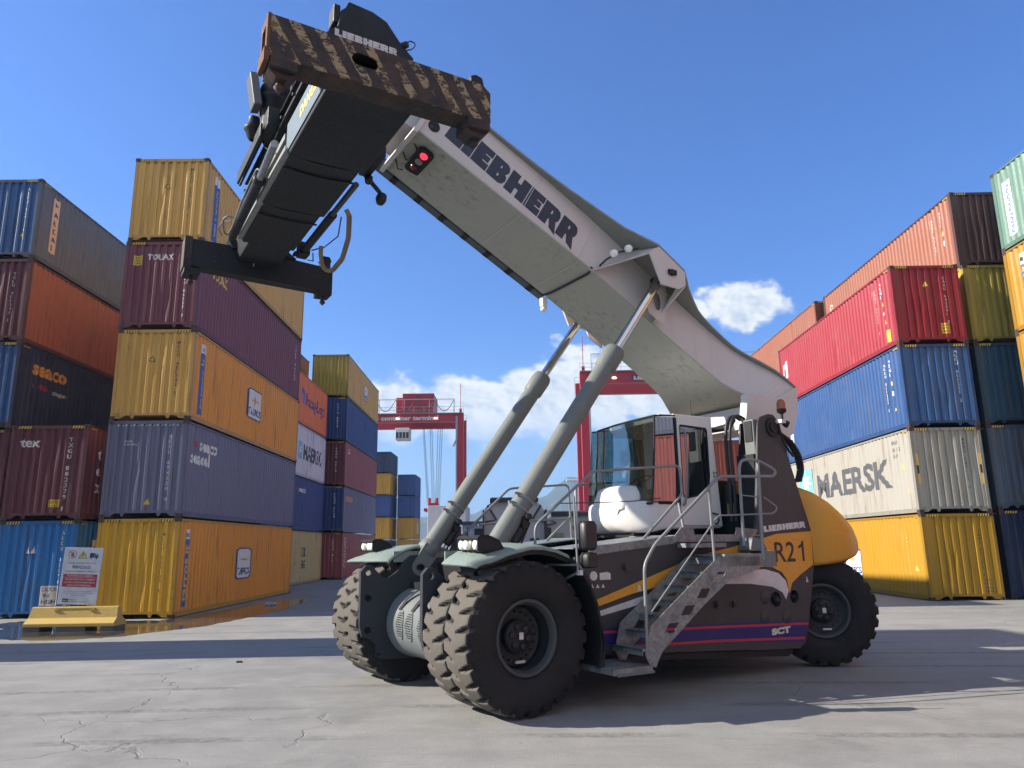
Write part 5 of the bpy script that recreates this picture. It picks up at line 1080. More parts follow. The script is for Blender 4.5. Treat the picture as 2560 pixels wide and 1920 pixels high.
# ---- rails, stairs, mirrors -------------------------------------------------
def rail(nm, pts, r=.02, bend=.09, mat=None): m = MB(); m.tube(pts, r, 10, bend=bend); return m.build(nm, mat or Rl, RS)
rail('handrail', [(-.57, 1.32, 1.94), (-.58, 1.32, 2.22), (-1.56, 1.32, 2.98), (-3.22, 1.32, 3.13), (-3.25, 1.32, 2.70), (-2.13, 1.40, 1.84), (-1.80, 1.60, 1.66)])
rail('handrail', [(-3.16, 1.32, 2.56), (-3.12, 1.45, 2.1), (-3.10, 1.60, 1.82)], bend=.04)
rail('handrail', [(-.66, -1.0, 1.92), (-.67, -1.0, 2.13), (-1.54, -1.0, 2.90), (-2.75, -1.0, 3.0), (-2.80, -1.0, 2.0)])
rail('handrail', [(-.95, -1.0, 2.30), (-2.75, -1.0, 2.42)], bend=0); rail('handrail', [(-2.16, -1.0, 1.94), (-2.78, -1.0, 2.45)], bend=0)
rail('handrail', [(-2.9, -1.0, 2.0), (-2.92, -1.0, 3.0), (-4.2, -1.0, 3.1), (-4.25, -1.0, 2.1)])
SYn, SYf = 2.34, 1.74
rail('handrail', [(-1.54, SYn, .62), (-1.56, SYn, 1.70), (-1.75, SYn, 1.95), (-2.99, SYn, 2.87), (-4.12, SYn, 2.91), (-4.17, SYn, 3.0), (-3.82, SYn, 3.13), (-3.47, SYn, 3.13), (-3.40, SYn, 3.02), (-3.38, SYn, 1.92)], .022, .1)
rail('rail_post', [(-2.78, SYn, 2.72), (-2.80, SYn, 1.52)], .02, 0); rail('rail_post', [(-3.80, SYn, 3.12), (-3.74, SYn, 1.72)], .024, 0)
rail('mid_rail', [(-1.62, SYn, 1.10), (-2.92, SYn, 2.33), (-4.05, SYn, 2.37), (-4.14, SYn, 2.46), (-3.86, SYn, 2.60)], .012, .07)
rail('mid_rail', [(-3.40, SYn, 2.62), (-3.80, SYn, 2.60)], .01, 0)
for s_, yy in (('near', SYn), ('far', SYf)):
    base = [(-1.50, .62), (-1.56, .50), (-1.66, .46), (-1.78, .64), (-2.55, 1.17), (-3.05, 1.47), (-3.66, 1.60), (-3.66, 1.77), (-2.86, 1.78), (-1.60, .95)]
    if s_ == 'far': base = [(x, z) for x, z in base]
    hs = []
    for i in range(4):
        t = i * .30; x0, z0 = -1.80 - t, .82 + t * .67; hs.append([(x0, z0), (x0 - .17, z0), (x0 - .26, z0 + .12), (x0 - .09, z0 + .12)])
    hs = [[(x - .02, z + .03) for x, z in h_] for h_ in hs]
    m = MB(); m.prism(base, 'y', yy, yy + .012, hs); m.build('stair_stringer', Gv, RS, .003)
for i in range(7):
    x = -1.44 - i * .235; z = .66 + i * .178
    m = MB(); m.box(x - .02, x - .22, SYf + .01, SYn, z, z + .03)
    m.box(x - .02, x - .03, SYf + .01, SYn, z - .05, z + .03)
    for k in range(9): m.box(x - .04 - (k % 3) * .06, x - .06 - (k % 3) * .06, SYf + .06 + k * .06, SYf + .09 + k * .06, z + .03, z + .036)
    m.build('stair_tread', Gv, RS)
m = MB(); m.box(-3.0, -3.72, SYf, SYn - .01, 1.78, 1.81); m.box(-2.98, -3.74, SYn - .012, SYn + .012, 1.64, 1.81); m.box(-2.6, -3.6, PY + .02, SYf, 2.0, 2.03) if 0 else None
m.box(-2.75, -3.45, PY + .03, PY + .30, 1.90, 1.96); m.build('platform', Gv, RS, .004)
m = MB(); pp = [(-3.74, SYn), (-3.95, SYn - .01), (-4.12, SYn - .10), (-4.22, SYn - .28), (-4.24, PY + .02)]
for (a, b), (c, d) in zip(pp, pp[1:]): m.add([Vector((a, b, 1.62)), Vector((c, d, 1.62)), Vector((c, d, 1.84)), Vector((a, b, 1.84))], [(0, 1, 2, 3)])
m.prism(pp + [(-3.74, PY + .02)], 'z', 1.785, 1.80); sg_ = m.build('step_guard', Ax, RS); sgm = sg_.modifiers.new('s', 'SOLIDIFY'); sgm.thickness = .012
m = MB(); m.loft([[Vector((-3.98, y, 1.84)), Vector((-4.05, y, 2.05)), Vector((-4.25, y, 2.0)), Vector((-4.35, y, 1.84))] for y in (PY + .02, PY + .26)], True); m.build('tank_cap_cover', Ax, RS, .03, 3)
m = MB(); m.prism([(-1.0, .42), (-1.62, .42), (-1.62, .49), (-1.0, .49)], 'y', PY - .3, SYn); m.build('bottom_step', Gv, RS)
m = MB(); m.prism([(-1.06, .40), (-1.64, .40), (-1.64, .43), (-1.06, .43)], 'y', PY - .25, SYn + .01); m.build('bottom_step_lip', Ax, RS)
m = MB(); m.cyl((-1.81, PY + .0, 1.66), (-1.81, PY + .06, 1.66), .045, n=14); m.cyl((-3.10, PY, 1.84), (-3.10, PY + .05, 1.84), .04, n=14); m.build('rail_socket', Dk, RS)
MXx, MYy = -.66, 2.28
rail('mirror_arm', [(-.50, 1.70, 1.72), (-.62, MYy - .05, 1.72), (-.66, MYy - .03, 1.66), (-.70, 1.75, 1.52)], .016, .03); rail('mirror_arm', [(-.60, MYy - .04, 1.62), (-.585, MYy - .06, 2.55)], .014, 0)
for z0, z1, x0, x1 in ((1.89, 2.25, -.63, -.83), (1.68, 1.87, -.65, -.84)):
    m = MB(); cx = (x0 + x1) / 2; hw_ = abs(x1 - x0) / 2
    prof = [(cx - hw_, z0 + .04), (cx - hw_ + .03, z0), (cx + hw_ - .03, z0), (cx + hw_, z0 + .04), (cx + hw_, z1 - .04), (cx + hw_ - .03, z1), (cx - hw_ + .03, z1), (cx - hw_, z1 - .04)]
    def sc(k): return [Vector((cx + (a - cx) * k, 0, (z0 + z1) / 2 + (b - (z0 + z1) / 2) * k)) for a, b in prof]
    m.loft([[p + Vector((0, MYy + dy, 0)) for p in sc(k)] for k, dy in ((.80, .085), (.93, .07), (1.0, .03), (1.0, -.04), (.97, -.06))], True); mr = m.build('mirror', plain('mirror_housing', (.012, .013, .015), .5), RS)
    m = MB(); m.box(cx - hw_ * .85, cx + hw_ * .85, MYy - .066, MYy - .062, z0 + .03, z1 - .03); m.build('mirror_glass', Ch, mr)
m = MB(); m.box(-.60, -.645, MYy - .07, MYy, 1.60, 1.66); m.build('mirror_clamp', Dt, RS)

# ---- spreader (a frame hung under the boom head) ---------------------------
def spr(m, nm, mat, par, bev=0.): return m.build(nm, mat, par, bev)
m = MB(); m.box(2.03, 2.97, 1.60, 3.22, 6.52, 6.97); m.box(2.07, 2.93, .05, 1.60, 6.56, 6.95); m.box(2.10, 2.90, -1.50, .05, 6.60, 6.93)
spreader = spr(m, 'spreader_frame', Sp, RS, .02)
m = MB(); m.prism([(1.60, 6.55), (3.0, 6.55), (2.8, 6.98), (2.1, 6.98)], 'x', 0, .01) if 0 else None
m.box(2.975, 2.985, 1.55, 3.15, 6.58, 6.95); spr(m, 'frame_side_sheet', Sb, spreader)
m = MB(); place_text(m, 'DANGER', (2.986, 2.15, 6.72), (0, 1, 0), (0, 0, 1), .13, .80, .002, .05); place_text(m, '40 FT', (2.986, 2.3, 6.88), (0, 1, 0), (0, 0, 1), .08, .4, .002, .05) if 0 else None
m.build('lettering', plain('worn_yellow', (.62, .55, .10), .6), spreader)
m = MB(); m.box(2.86, 2.99, -.05, 1.52, 6.60, 6.70); m.box(2.84, 2.97, -1.48, -.1, 6.63, 6.72); m.box(2.9, 3.0, .1, 1.5, 6.78, 6.86); spr(m, 'wear_strip', Sg, spreader, .006)
for k, (y0, x0, x1) in enumerate(((1.60, 2.05, 2.95), (.05, 2.08, 2.92))):
    for dz in (0, -.34):
        m = MB(); yy = y0 + dz; pts = [(x0 + (x1 - x0) * t, yy - .06 * math.sin(math.pi * t), 6.545 + .035 * k) for t in (0, .25, .5, .75, 1)]; m.tube(pts, .014, 6); spr(m, 'weld_seam', Bk, spreader)
m = MB(); m.prism([(2.15, 6.60), (2.80, 6.60), (2.85, 6.95), (2.1, 6.95)], 'y', -2.40, -1.5); m.box(2.2, 2.75, -2.42, -1.6, 6.68, 6.9); spr(m, 'frame_neck', Sp, spreader, .02)
# near end beam with worn warning stripes
m = MB(); X0, X1, Y0, Y1, Z0, Z1 = 1.27, 3.62, 3.22, 3.50, 6.44, 6.88
hole = [(2.62 + .09, 6.655), (2.79, 6.655), (2.83, 6.70), (2.79, 6.75), (2.62, 6.75), (2.575, 6.70), (2.62, 6.655)][1:]
hole = [(2.60, 6.63), (2.78, 6.63), (2.82, 6.655), (2.835, 6.70), (2.81, 6.745), (2.78, 6.765), (2.62, 6.765), (2.58, 6.745), (2.56, 6.70), (2.57, 6.65)]
m.prism([(X0, Z0 + .0), (X1, Z0), (X1, Z1), (3.40, Z1), (X0 + .1, Z1), (X0, Z1 - .08)], 'y', Y1 - .02, Y1, [hole])
m.cur = 1; m.box(X0, X1, Y0, Y0 + .02, Z0, Z1 - .05); m.box(X0, X1, Y0 + .02, Y1 - .02, Z0, Z0 + .02); m.box(X0 + .05, X1 - .05, Y0 + .1, Y0 + .12, Z0 + .02, Z1 - .12); m.box(X0 + .1, X1, Y0 + .02, Y1 - .02, Z1 - .02, Z1); m.box(X0, X0 + .02, Y0 + .02, Y1 - .02, Z0 + .02, Z1 - .1)
nb = spr(m, 'end_beam', [Ru, Ru2], spreader, .006)
m = MB(); e_ = [(Y0 - .01, Z0 - .06), (Y1 + .01, Z0 - .06), (Y1 + .01, Z1), (Y0 + .02, Z1)]; m.prism(e_, 'x', X1, X1 + .03, [[(Y0 + .07, Z0 + .12), (Y0 + .10, Z0 + .08), (Y1 - .09, Z0 + .08), (Y1 - .06, Z0 + .12), (Y1 - .06, Z1 - .10), (Y0 + .07, Z1 - .10)]]); m.box(X1 + .03, X1 + .045, Y0, Y1, Z0 - .06, Z0 + .08); spr(m, 'beam_end_plate', paint('rust_orange', (.11, .05, .028), .8, .5, (.08, .04, .03), .5), nb)
for x in (X0 + .14, X1 - .14):
    m = MB(); m.box(x - .13, x + .13, Y0 - .03, Y1 + .005, Z0 - .10, Z0 + .005); m.prism([(x - .13, Z0 - .10), (x + .13, Z0 - .10), (x + .05, Z0 - .17), (x - .05, Z0 - .17)], 'y', Y0, Y1 - .05); spr(m, 'corner_guide', Ru2, nb, .008)
    m = MB(); m.cyl((x, 3.35, Z0 - .22), (x, 3.35, Z0 - .08), .035); m.lathe([(.0, -.06), (.03, -.03), (.055, .0), (.035, .03)], (x, 3.35, Z0 - .22), (0, 0, 1), 14); spr(m, 'twistlock', Ru2, nb)
m = MB(); m.prism([(1.34, 6.88), (1.50, 6.88), (1.50, 6.96), (1.44, 6.99), (1.36, 6.97)], 'y', 3.24, 3.48); spr(m, 'lug', Sp, nb, .006)
# hood behind the near beam
m = MB(); m.prism([(3.14, 6.88), (2.16, 6.88), (2.14, 6.98), (2.28, 7.10), (2.42, 7.27), (2.44, 7.30), (2.60, 7.36), (2.86, 7.38), (2.89, 7.30), (2.93, 7.26), (2.96, 7.07)], 'y', 3.36, 3.41); m.box(2.45, 2.85, 2.9, 3.36, 6.9, 7.3); m.box(2.93, 3.0, 3.2, 3.38, 7.12, 7.33); m.box(3.30, 3.48, 2.7, 3.2, 6.9, 7.08)
hd = spr(m, 'spreader_hood', Sp, spreader, .012)
m = MB(); place_block(m, 'LIEBHERR', (2.99, 3.412, 6.935), (-1, 0, .0), (0, 0, 1), .085, .66, .003); m.build('lettering', Dt, hd)
m = MB(); m.tube([(2.24, 3.36, 7.07), (2.14, 3.36, 7.12), (2.10, 3.36, 7.20), (2.16, 3.36, 7.22), (2.24, 3.36, 7.14)], .007, 6, bend=.03); m.lathe([(0, .05), (.035, .04), (.04, -.03), (0, -.04)], (2.25, 3.40, 7.10), (-.5, 1, 0), 12); spr(m, 'cable_loop', Hs, spreader)
# far end beam
m = MB(); m.prism([(1.20, 6.33), (3.60, 6.40), (3.58, 6.86), (2.95, 6.86), (2.15, 6.83), (1.80, 6.80), (1.20, 6.76)], 'y', -2.62, -2.36); m.prism([(2.9, 6.80), (2.98, 6.95), (2.1, 6.98), (1.85, 6.80)], 'y', -2.50, -2.3)
fb = spr(m, 'end_beam', Sp, spreader, .01)
m = MB(); m.box(3.585, 3.62, -2.66, -2.32, 6.36, 6.88); m.box(3.50, 3.585, -2.345, -2.33, 6.36, 6.88); spr(m, 'beam_end_plate', Ru2, fb, .004)
for x in (1.33, 3.48):
    m = MB(); m.box(x - .12, x + .12, -2.65, -2.33, 6.26, 6.36); spr(m, 'corner_guide', Sp, fb, .01)
    m = MB(); m.cyl((x, -2.49, 6.16), (x, -2.49, 6.28), .035); m.lathe([(.0, -.06), (.03, -.03), (.055, .0), (.035, .03)], (x, -2.49, 6.16), (0, 0, 1), 14); spr(m, 'twistlock', Ru2, fb)
m = MB(); m.box(1.24, 1.40, -2.56, -2.38, 6.76, 6.93); m.prism([(1.22, 6.90), (1.42, 6.90), (1.38, 6.98), (1.26, 6.98)], 'y', -2.56, -2.38); spr(m, 'lug', Sp, fb, .006)
for x, z in ((3.15, 6.62), (3.02, 6.68), (3.14, 6.55), (1.66, 6.62), (1.52, 6.58)):
    m = MB(); m.cyl((x, -2.365, z), (x, -2.35, z), .012, n=8); spr(m, 'bolt_head', Rim, fb)
m = MB(); m.tube([(2.56, -2.30, 6.78), (2.555, -2.32, 6.66), (2.545, -2.33, 6.55)], .010, 6); m.tube([(2.60, -2.30, 6.74), (2.57, -2.32, 6.62)], .008, 6); spr(m, 'pale_hose', plain('pale_hose', (.42, .40, .33), .5), fb)
# carriage above the frame: rails, rotator, dampers
m = MB(); m.box(2.92, 2.97, -.9, 2.35, 7.05, 7.28); m.box(3.17, 3.20, -.45, 1.02, 7.02, 7.20); m.box(3.10, 3.13, -.7, .9, 7.12, 7.32); m.box(2.0, 2.05, -.9, 2.35, 7.05, 7.28); m.box(2.05, 2.92, 1.9, 2.1, 7.0, 7.2); m.box(2.05, 2.92, -.2, .0, 7.0, 7.2); m.box(2.1, 3.15, .7, 1.2, 7.1, 7.35); m.box(2.97, 3.02, -.9, 2.35, 7.05, 7.07); m.box(2.97, 3.02, -.9, 2.35, 7.26, 7.28)
car = spr(m, 'sideshift_carriage', Sp, spreader, .008)
m = MB(); cx, cyy = 3.03, .84; m.lathe([(.13, 7.25), (.13, 7.62), (.165, 7.64), (.165, 7.70), (.145, 7.72), (.165, 7.75), (.165, 7.80), (.15, 7.84), (.14, 7.86), (.14, 7.98), (.13, 8.06), (.12, 8.2), (.10, 8.30), (.085, 8.44), (.06, 8.46), (0, 8.46)], (cx, cyy, 0), (0, 0, 1), 32); m.lathe([(.05, 7.18), (.08, 7.22), (.10, 7.30), (.12, 7.32), (.12, 7.36), (.08, 7.4), (.07, 7.5)], (3.20, .58, 0), (0, 0, 1), 24)
m.box(2.86, 2.92, cyy - .14, cyy + .10, 8.15, 8.5); m.prism([(2.84, 8.4), (2.80, 8.0), (2.78, 7.75), (2.74, 7.75), (2.70, 8.5)], 'y', cyy - .1, cyy + .1); spr(m, 'rotator', Sp, spreader)
m = MB(); m.lathe([(.15, 7.15), (.26, 7.16), (.26, 7.36), (.2, 7.4), (.2, 7.75)], (2.5, .3, 0), (0, 0, 1), 32); m.box(2.3, 2.8, 0, .6, 7.7, 7.9); spr(m, 'slew_ring', Sp, spreader)
m = MB(); m.box(3.24, 3.34, .98, 1.04, 7.28, 7.62) if 0 else None; Tq = Matrix.Translation((3.27, .84, 7.70)) @ Matrix.Rotation(R(10), 4, 'Y'); m.box(-.05, .05, -.13, .13, -.22, .22, None, Tq); spr(m, 'control_box', paint('box_pale', (.10, .105, .11), .4, .2), spreader, .012)
m = MB(); m.tube([(3.20, 1.0, 8.05), (3.14, .95, 8.3), (3.0, .85, 8.42), (2.95, .8, 8.35)], .010, 6, bend=.06); m.tube([(3.16, .9, 8.0), (3.06, .85, 8.15), (3.0, .8, 8.3)], .010, 6); m.tube([(3.16, .75, 7.5), (3.1, .8, 7.0), (3.06, 1.1, 6.8), (3.1, 1.4, 6.78), (3.08, 1.5, 6.85)], .009, 6, bend=.1); spr(m, 'cable', Hs, spreader)
for s_, nm in ((1, 'a'), (-1, 'b')):
    if s_ > 0:
        m = MB(); m.cyl((3.12, 1.55, 6.66), (3.08, .52, 6.66), .048, n=18); spr(m, 'telescope_rod', paint('steel_rod', (.30, .31, .32), .25, .1, (.1, .1, .1), 0, .8), spreader)
        m = MB(); m.cyl((3.08, .60, 6.66), (3.05, -1.42, 6.64), .068, n=20); m.lathe([(.068, 0), (.08, .01), (.08, .09), (.068, .1)], (3.08, .58, 6.66), (-.015, -1, 0), 20); m.cyl((3.05, -1.42, 6.64), (3.05, -1.52, 6.64), .05, n=10); spr(m, 'telescope_cylinder', Sp, spreader)
    else:
        m = MB(); m.cyl((1.93, 1.0, 6.68), (1.93, -.1, 6.68), .04, n=16); spr(m, 'telescope_rod', Rim, spreader); m = MB(); m.cyl((1.92, -.05, 6.68), (1.92, -1.6, 6.68), .065, n=18); m.box(1.84, 2.0, -1.75, -1.5, 6.6, 6.8); spr(m, 'telescope_cylinder', Sp, spreader)
m = MB(); m.tube([(3.07, .62, 6.74), (3.12, .58, 6.80), (3.14, .2, 6.74), (3.14, -.3, 6.70), (3.12, -1.0, 6.62), (3.14, -1.25, 6.58), (3.20, -1.2, 6.56), (3.26, -1.0, 6.58), (3.28, -.9, 6.64), (3.24, -.82, 6.68), (3.16, -.8, 6.66)], .014, 8, bend=.05); m.tube([(3.16, -.95, 6.66), (3.26, -1.05, 6.68), (3.3, -1.15, 6.6), (3.22, -1.28, 6.55)], .010, 6, bend=.04); spr(m, 'hydraulic_hose', plain('hose_grey', (.16, .16, .15), .5), spreader)
m = MB(); m.tube([(1.84, .32, 6.62), (1.78, .28, 6.56), (1.66, -.1, 6.40), (1.60, -.55, 6.24), (1.64, -.95, 6.16), (1.74, -1.05, 6.22), (1.82, -.95, 6.36), (1.85, -.85, 6.50)], .034, 12, bend=.12); hr = spr(m, 'corrugated_hose', plain('hose_tan', (.23, .17, .10), .6), spreader)
m = MB()
pr_ = [Vector(p) for p in ((1.78, .28, 6.56), (1.66, -.1, 6.40), (1.60, -.55, 6.24), (1.64, -.95, 6.16))]
for a, b in zip(pr_, pr_[1:]):
    for i in range(9): p = a.lerp(b, i / 9); d_ = (b - a).normalized(); m.lathe([(.034, -.006), (.040, 0), (.034, .006)], p, d_, 12)
spr(m, 'hose_ring', plain('hose_dark', (.05, .035, .02), .6), hr)
m = MB(); m.tube([(1.84, .1, 6.6), (1.74, -.35, 6.5), (1.78, -.9, 6.52), (1.9, -1.2, 6.55)], .010, 6); m.tube([(1.85, -1.3, 6.55), (1.80, -1.45, 6.48), (1.86, -1.55, 6.52)], .010, 6); spr(m, 'cable', Hs, spreader)
m = MB(); m.tube([(2.0, 1.35, 6.72), (1.62, 1.05, 6.62)], .030, 8); m.lathe([(0, .09), (.05, .07), (.075, 0), (.065, -.07), (0, -.10)], (1.58, 1.0, 6.55), (.3, .2, -1), 14); spr(m, 'camera_arm', Sp, spreader, 0)
m = MB(); m.box(1.86, 2.0, 1.3, 1.9, 6.66, 6.8); m.lathe([(0, .06), (.05, .04), (.055, -.04), (0, -.06)], (1.88, 1.35, 6.60), (0, .2, -1), 12); m.box(1.80, 2.0, -2.0, -1.85, 6.72, 6.76); spr(m, 'proximity_switch', Sp, spreader)
for i in range(6):
    m = MB(); y = 1.9 - i * .55; m.cyl((2.99, y, 7.15), (3.03, y, 7.15), .02, n=8); spr(m, 'carriage_bolt', Rim, spreader)

# ================================================================ barrier and sign
Yb = paint('barrier_yellow', (.48, .33, .08), .75, .7, (.30, .26, .18), 0, 0, 3, .5, bump=.3)
bz = empty('concrete_barrier', (-11.2, 19.75, 0), R(1.5)); tag(bz, 'low yellow painted concrete barrier carrying the warning sign at the puddle edge', 'barrier')
hb = 1.13
m = MB(); prof = [(-.32, .12), (-.32, .20), (-.15, .32), (-.085, .56), (-.075, .585), (.075, .585), (.085, .56), (.15, .32), (.32, .20), (.32, .12)]
m.loft([[Vector((-hb + (.16 - .26 * (z - .12) if 0 else .12 * (z - .12)), y, z)) for y, z in prof], [Vector((hb - .10 * (z - .12), y, z)) for y, z in prof]], True, smooth=False); m.build('body', Yb, bz, .012)
m = MB()
for a, b in ((-hb, -.72), (-.30, .42), (.80, hb)): m.box(a, b, -.30, .30, 0, .125)
m.build('foot', paint('barrier_foot', (.10, .095, .09), .8, .4), bz, .008)
m = MB(); m.box(-.48, .52, -.105, -.085, .52, .56); m.box(-.48, -.38, -.13, -.085, .475, .53); m.box(.42, .52, -.13, -.085, .475, .53); m.build('clamp_rail', Yb, bz)
sgn = empty('warning_sign', (-11.2, 19.72, .585), R(1.5)); tag(sgn, 'white Italian PERICOLO warning board for lorry drivers standing upright on the yellow barrier', 'sign')
Wb = plain('sign_white', (.58, .60, .66), .4); Sr = plain('sign_red', (.36, .03, .05), .5); Sn = plain('sign_navy', (.02, .035, .12), .5); Sy = plain('sign_yellow', (.62, .50, .06), .5); Sg2 = plain('sign_grey', (.12, .13, .16), .5)
HW, HH = .49, 1.42
T = Matrix.Rotation(R(2.2), 4, 'Y')
m = MB(); m.box(-HW, HW, -.012, .012, .05, .05 + HH, None, T); bd = m.build('board', Wb, sgn, .004)
m = MB(); m.box(-.33, -.27, -.02, .02, -.06, .06); m.box(.27, .33, -.02, .02, -.06, .06); m.build('foot_bracket', Yb, sgn)
F = lambda u_, v_, o_=.013: T @ Vector((u_, -o_, .05 + v_ * HH))
def sp_poly(m, pts, o_=.013): m.add([F(a, b, o_) for a, b in pts], [tuple(t) for t in tessellate_polygon([[Vector((a, b, 0)) for a, b in pts]])])
def sp_text(nm, s_, v_, hgt, wd, mat, al='c', u_=0., bold=.02, o_=.0155):
    m = MB(); uu = T.to_3x3() @ Vector((1, 0, 0)); vv = T.to_3x3() @ Vector((0, 0, 1)); place_text(m, s_, F(u_, v_, 0), uu, vv, hgt, wd, o_, bold, None, al); m.build('lettering', mat, bd, fix=False)
sp_text('t', 'AI SIGG. AUTOTRASPORTATORI', .715, .032, .72, Sg2); sp_text('t', 'PERICOLO', .63, .072, .46, Sn, bold=.03); sp_text('t', 'È ASSOLUTAMENTE VIETATO', .565, .038, .80, Sg2)
for v0, v1 in ((.475, .53), (.305, .47)):
    m = MB(); sp_poly(m, [(-.435, v0), (.435, v0), (.435, v1), (-.435, v1)]); m.build('red_field', Sr, bd)
for s_, v_, wd in (('SCENDERE DAI CAMION', .489, .66), ('TRANSITARE CON I CAMION', .425, .76), ('LUNGO LE BANCHINE NELLE', .373, .78), ('AREE DI SOTTOBORDO', .321, .62)): sp_text('t', s_, v_, .040, wd, plain('sign_letter', (.60, .58, .58), .5))
for s_, v_, wd in (('Ciò potrebbe causare incidenti gravissimi.', .225, .74), ('Ai trasgressori verrà impedito il successivo', .19, .76), ('accesso al Terminal', .155, .36)): sp_text('t', s_, v_, .022, wd, Sg2)
m = MB(); sp_poly(m, [(-.37, .04), (-.22, .04), (-.22, .10), (-.37, .10)]); m.build('logo_box', Sn, bd); sp_text('t', 'SCT', .055, .03, .11, Wb, 'c', -.295, .05); sp_text('t', 'salerno', .078, .018, .2, Sn, 'l', -.205, .05); sp_text('t', 'container terminal', .05, .018, .46, Sn, 'l', -.205, .04)
m = MB(); o_ = [( -.275 + .105 * math.cos(a), .875 + .074 * math.sin(a)) for a in (2 * math.pi * i / 28 for i in range(28))]; i_ = [(-.275 + .09 * math.cos(a), .875 + .0635 * math.sin(a)) for a in (2 * math.pi * i / 28 for i in range(28))]
for k in range(28): m.add([F(*o_[k]), F(*o_[(k + 1) % 28]), F(*i_[(k + 1) % 28]), F(*i_[k])], [(0, 1, 2, 3)])
sp_poly(m, [(-.35, .918), (-.338, .928), (-.20, .832), (-.212, .822)], .017); m.build('prohibition_ring', Sr, bd)
m = MB(); sp_poly(m, [(-.31, .85), (-.29, .83), (-.25, .83), (-.235, .86), (-.225, .89), (-.235, .90), (-.25, .88), (-.25, .92), (-.262, .92), (-.268, .885), (-.275, .925), (-.287, .92), (-.285, .88), (-.30, .905), (-.31, .895), (-.298, .865), (-.325, .875), (-.33, .865)], .0145); m.build('hand_symbol', Sg2, bd)
m = MB(); sp_poly(m, [(-.125, .805), (.115, .805), (-.005, .95)]); m.build('triangle_edge', Sg2, bd); m = MB(); sp_poly(m, [(-.10, .815), (.09, .815), (-.005, .93)], .0145); m.build('triangle', Sy, bd)
m = MB(); sp_poly(m, [(-.012, .85), (.002, .85), (.01, .90), (-.02, .90)], .016); sp_poly(m, [(-.014, .828), (.004, .828), (.004, .842), (-.014, .842)], .016); m.build('exclamation_mark', Sn, bd)
m = MB(); sp_poly(m, [(.17, .835), (.29, .835), (.29, .91), (.17, .91)]); sp_poly(m, [(.30, .835), (.39, .835), (.39, .865), (.37, .895), (.30, .90)]); sp_poly(m, [(.155, .825), (.395, .825), (.395, .832), (.155, .832)])
for cx in (.21, .345): sp_poly(m, [(cx + .022 * math.cos(a), .82 + .015 * math.sin(a)) for a in (2 * math.pi * i / 14 for i in range(14))], .015)
m.build('lorry_symbol', Sn, bd)
m = MB(); sp_poly(m, [(.33, .87), (.365, .87), (.355, .888), (.33, .89)], .015); m.build('lorry_window', Wb, bd)
# litter along the puddle
for i, (x, y, s_, c, lb, sh) in enumerate(((-12.95, 18.75, .055, (.6, .45, .45), 'crumpled pinkish bag on the wet ground left of the barrier', 0), (-13.3, 19.0, .04, (.55, .55, .52), 'white scrap lying left of the pinkish bag', 1), (-12.5, 18.6, .03, (.4, .4, .38), 'grey pebble of rubble near the pinkish bag', 2), (-8.7, 27.5, .12, (.42, .43, .45), 'pale plastic sheet lying against the orange container side', 3), (-4.9, 13.9, .035, (.03, .03, .03), 'small black scrap of rubber on the sunlit yard left of the machine', 4))):
    bm = bmesh.new(); bmesh.ops.create_icosphere(bm, subdivisions=3, radius=1); rnd = random.Random(i)
    off = [Vector((rnd.uniform(-1, 1), rnd.uniform(-1, 1), rnd.uniform(-1, 1))) for _ in range(5)]
    for vv in bm.verts:
        k = 1 + .25 * math.sin(7 * vv.co.dot(off[0])) + .2 * math.sin(11 * vv.co.dot(off[1]) + 1) + .15 * math.sin(17 * vv.co.dot(off[2])); vv.co *= k; vv.co.z = max(0, vv.co.z * .55 + .35); vv.co *= s_; vv.co.x *= 1.5
    me = bpy.data.meshes.new('litter'); bm.to_mesh(me); bm.free(); me.materials.append(plain('litter_%d' % i, c, .6)); o = bpy.data.objects.new('litter', me); C.objects.link(o); o.location = (x, y, 0); tag(o, lb, 'litter', 'litter on the yard')

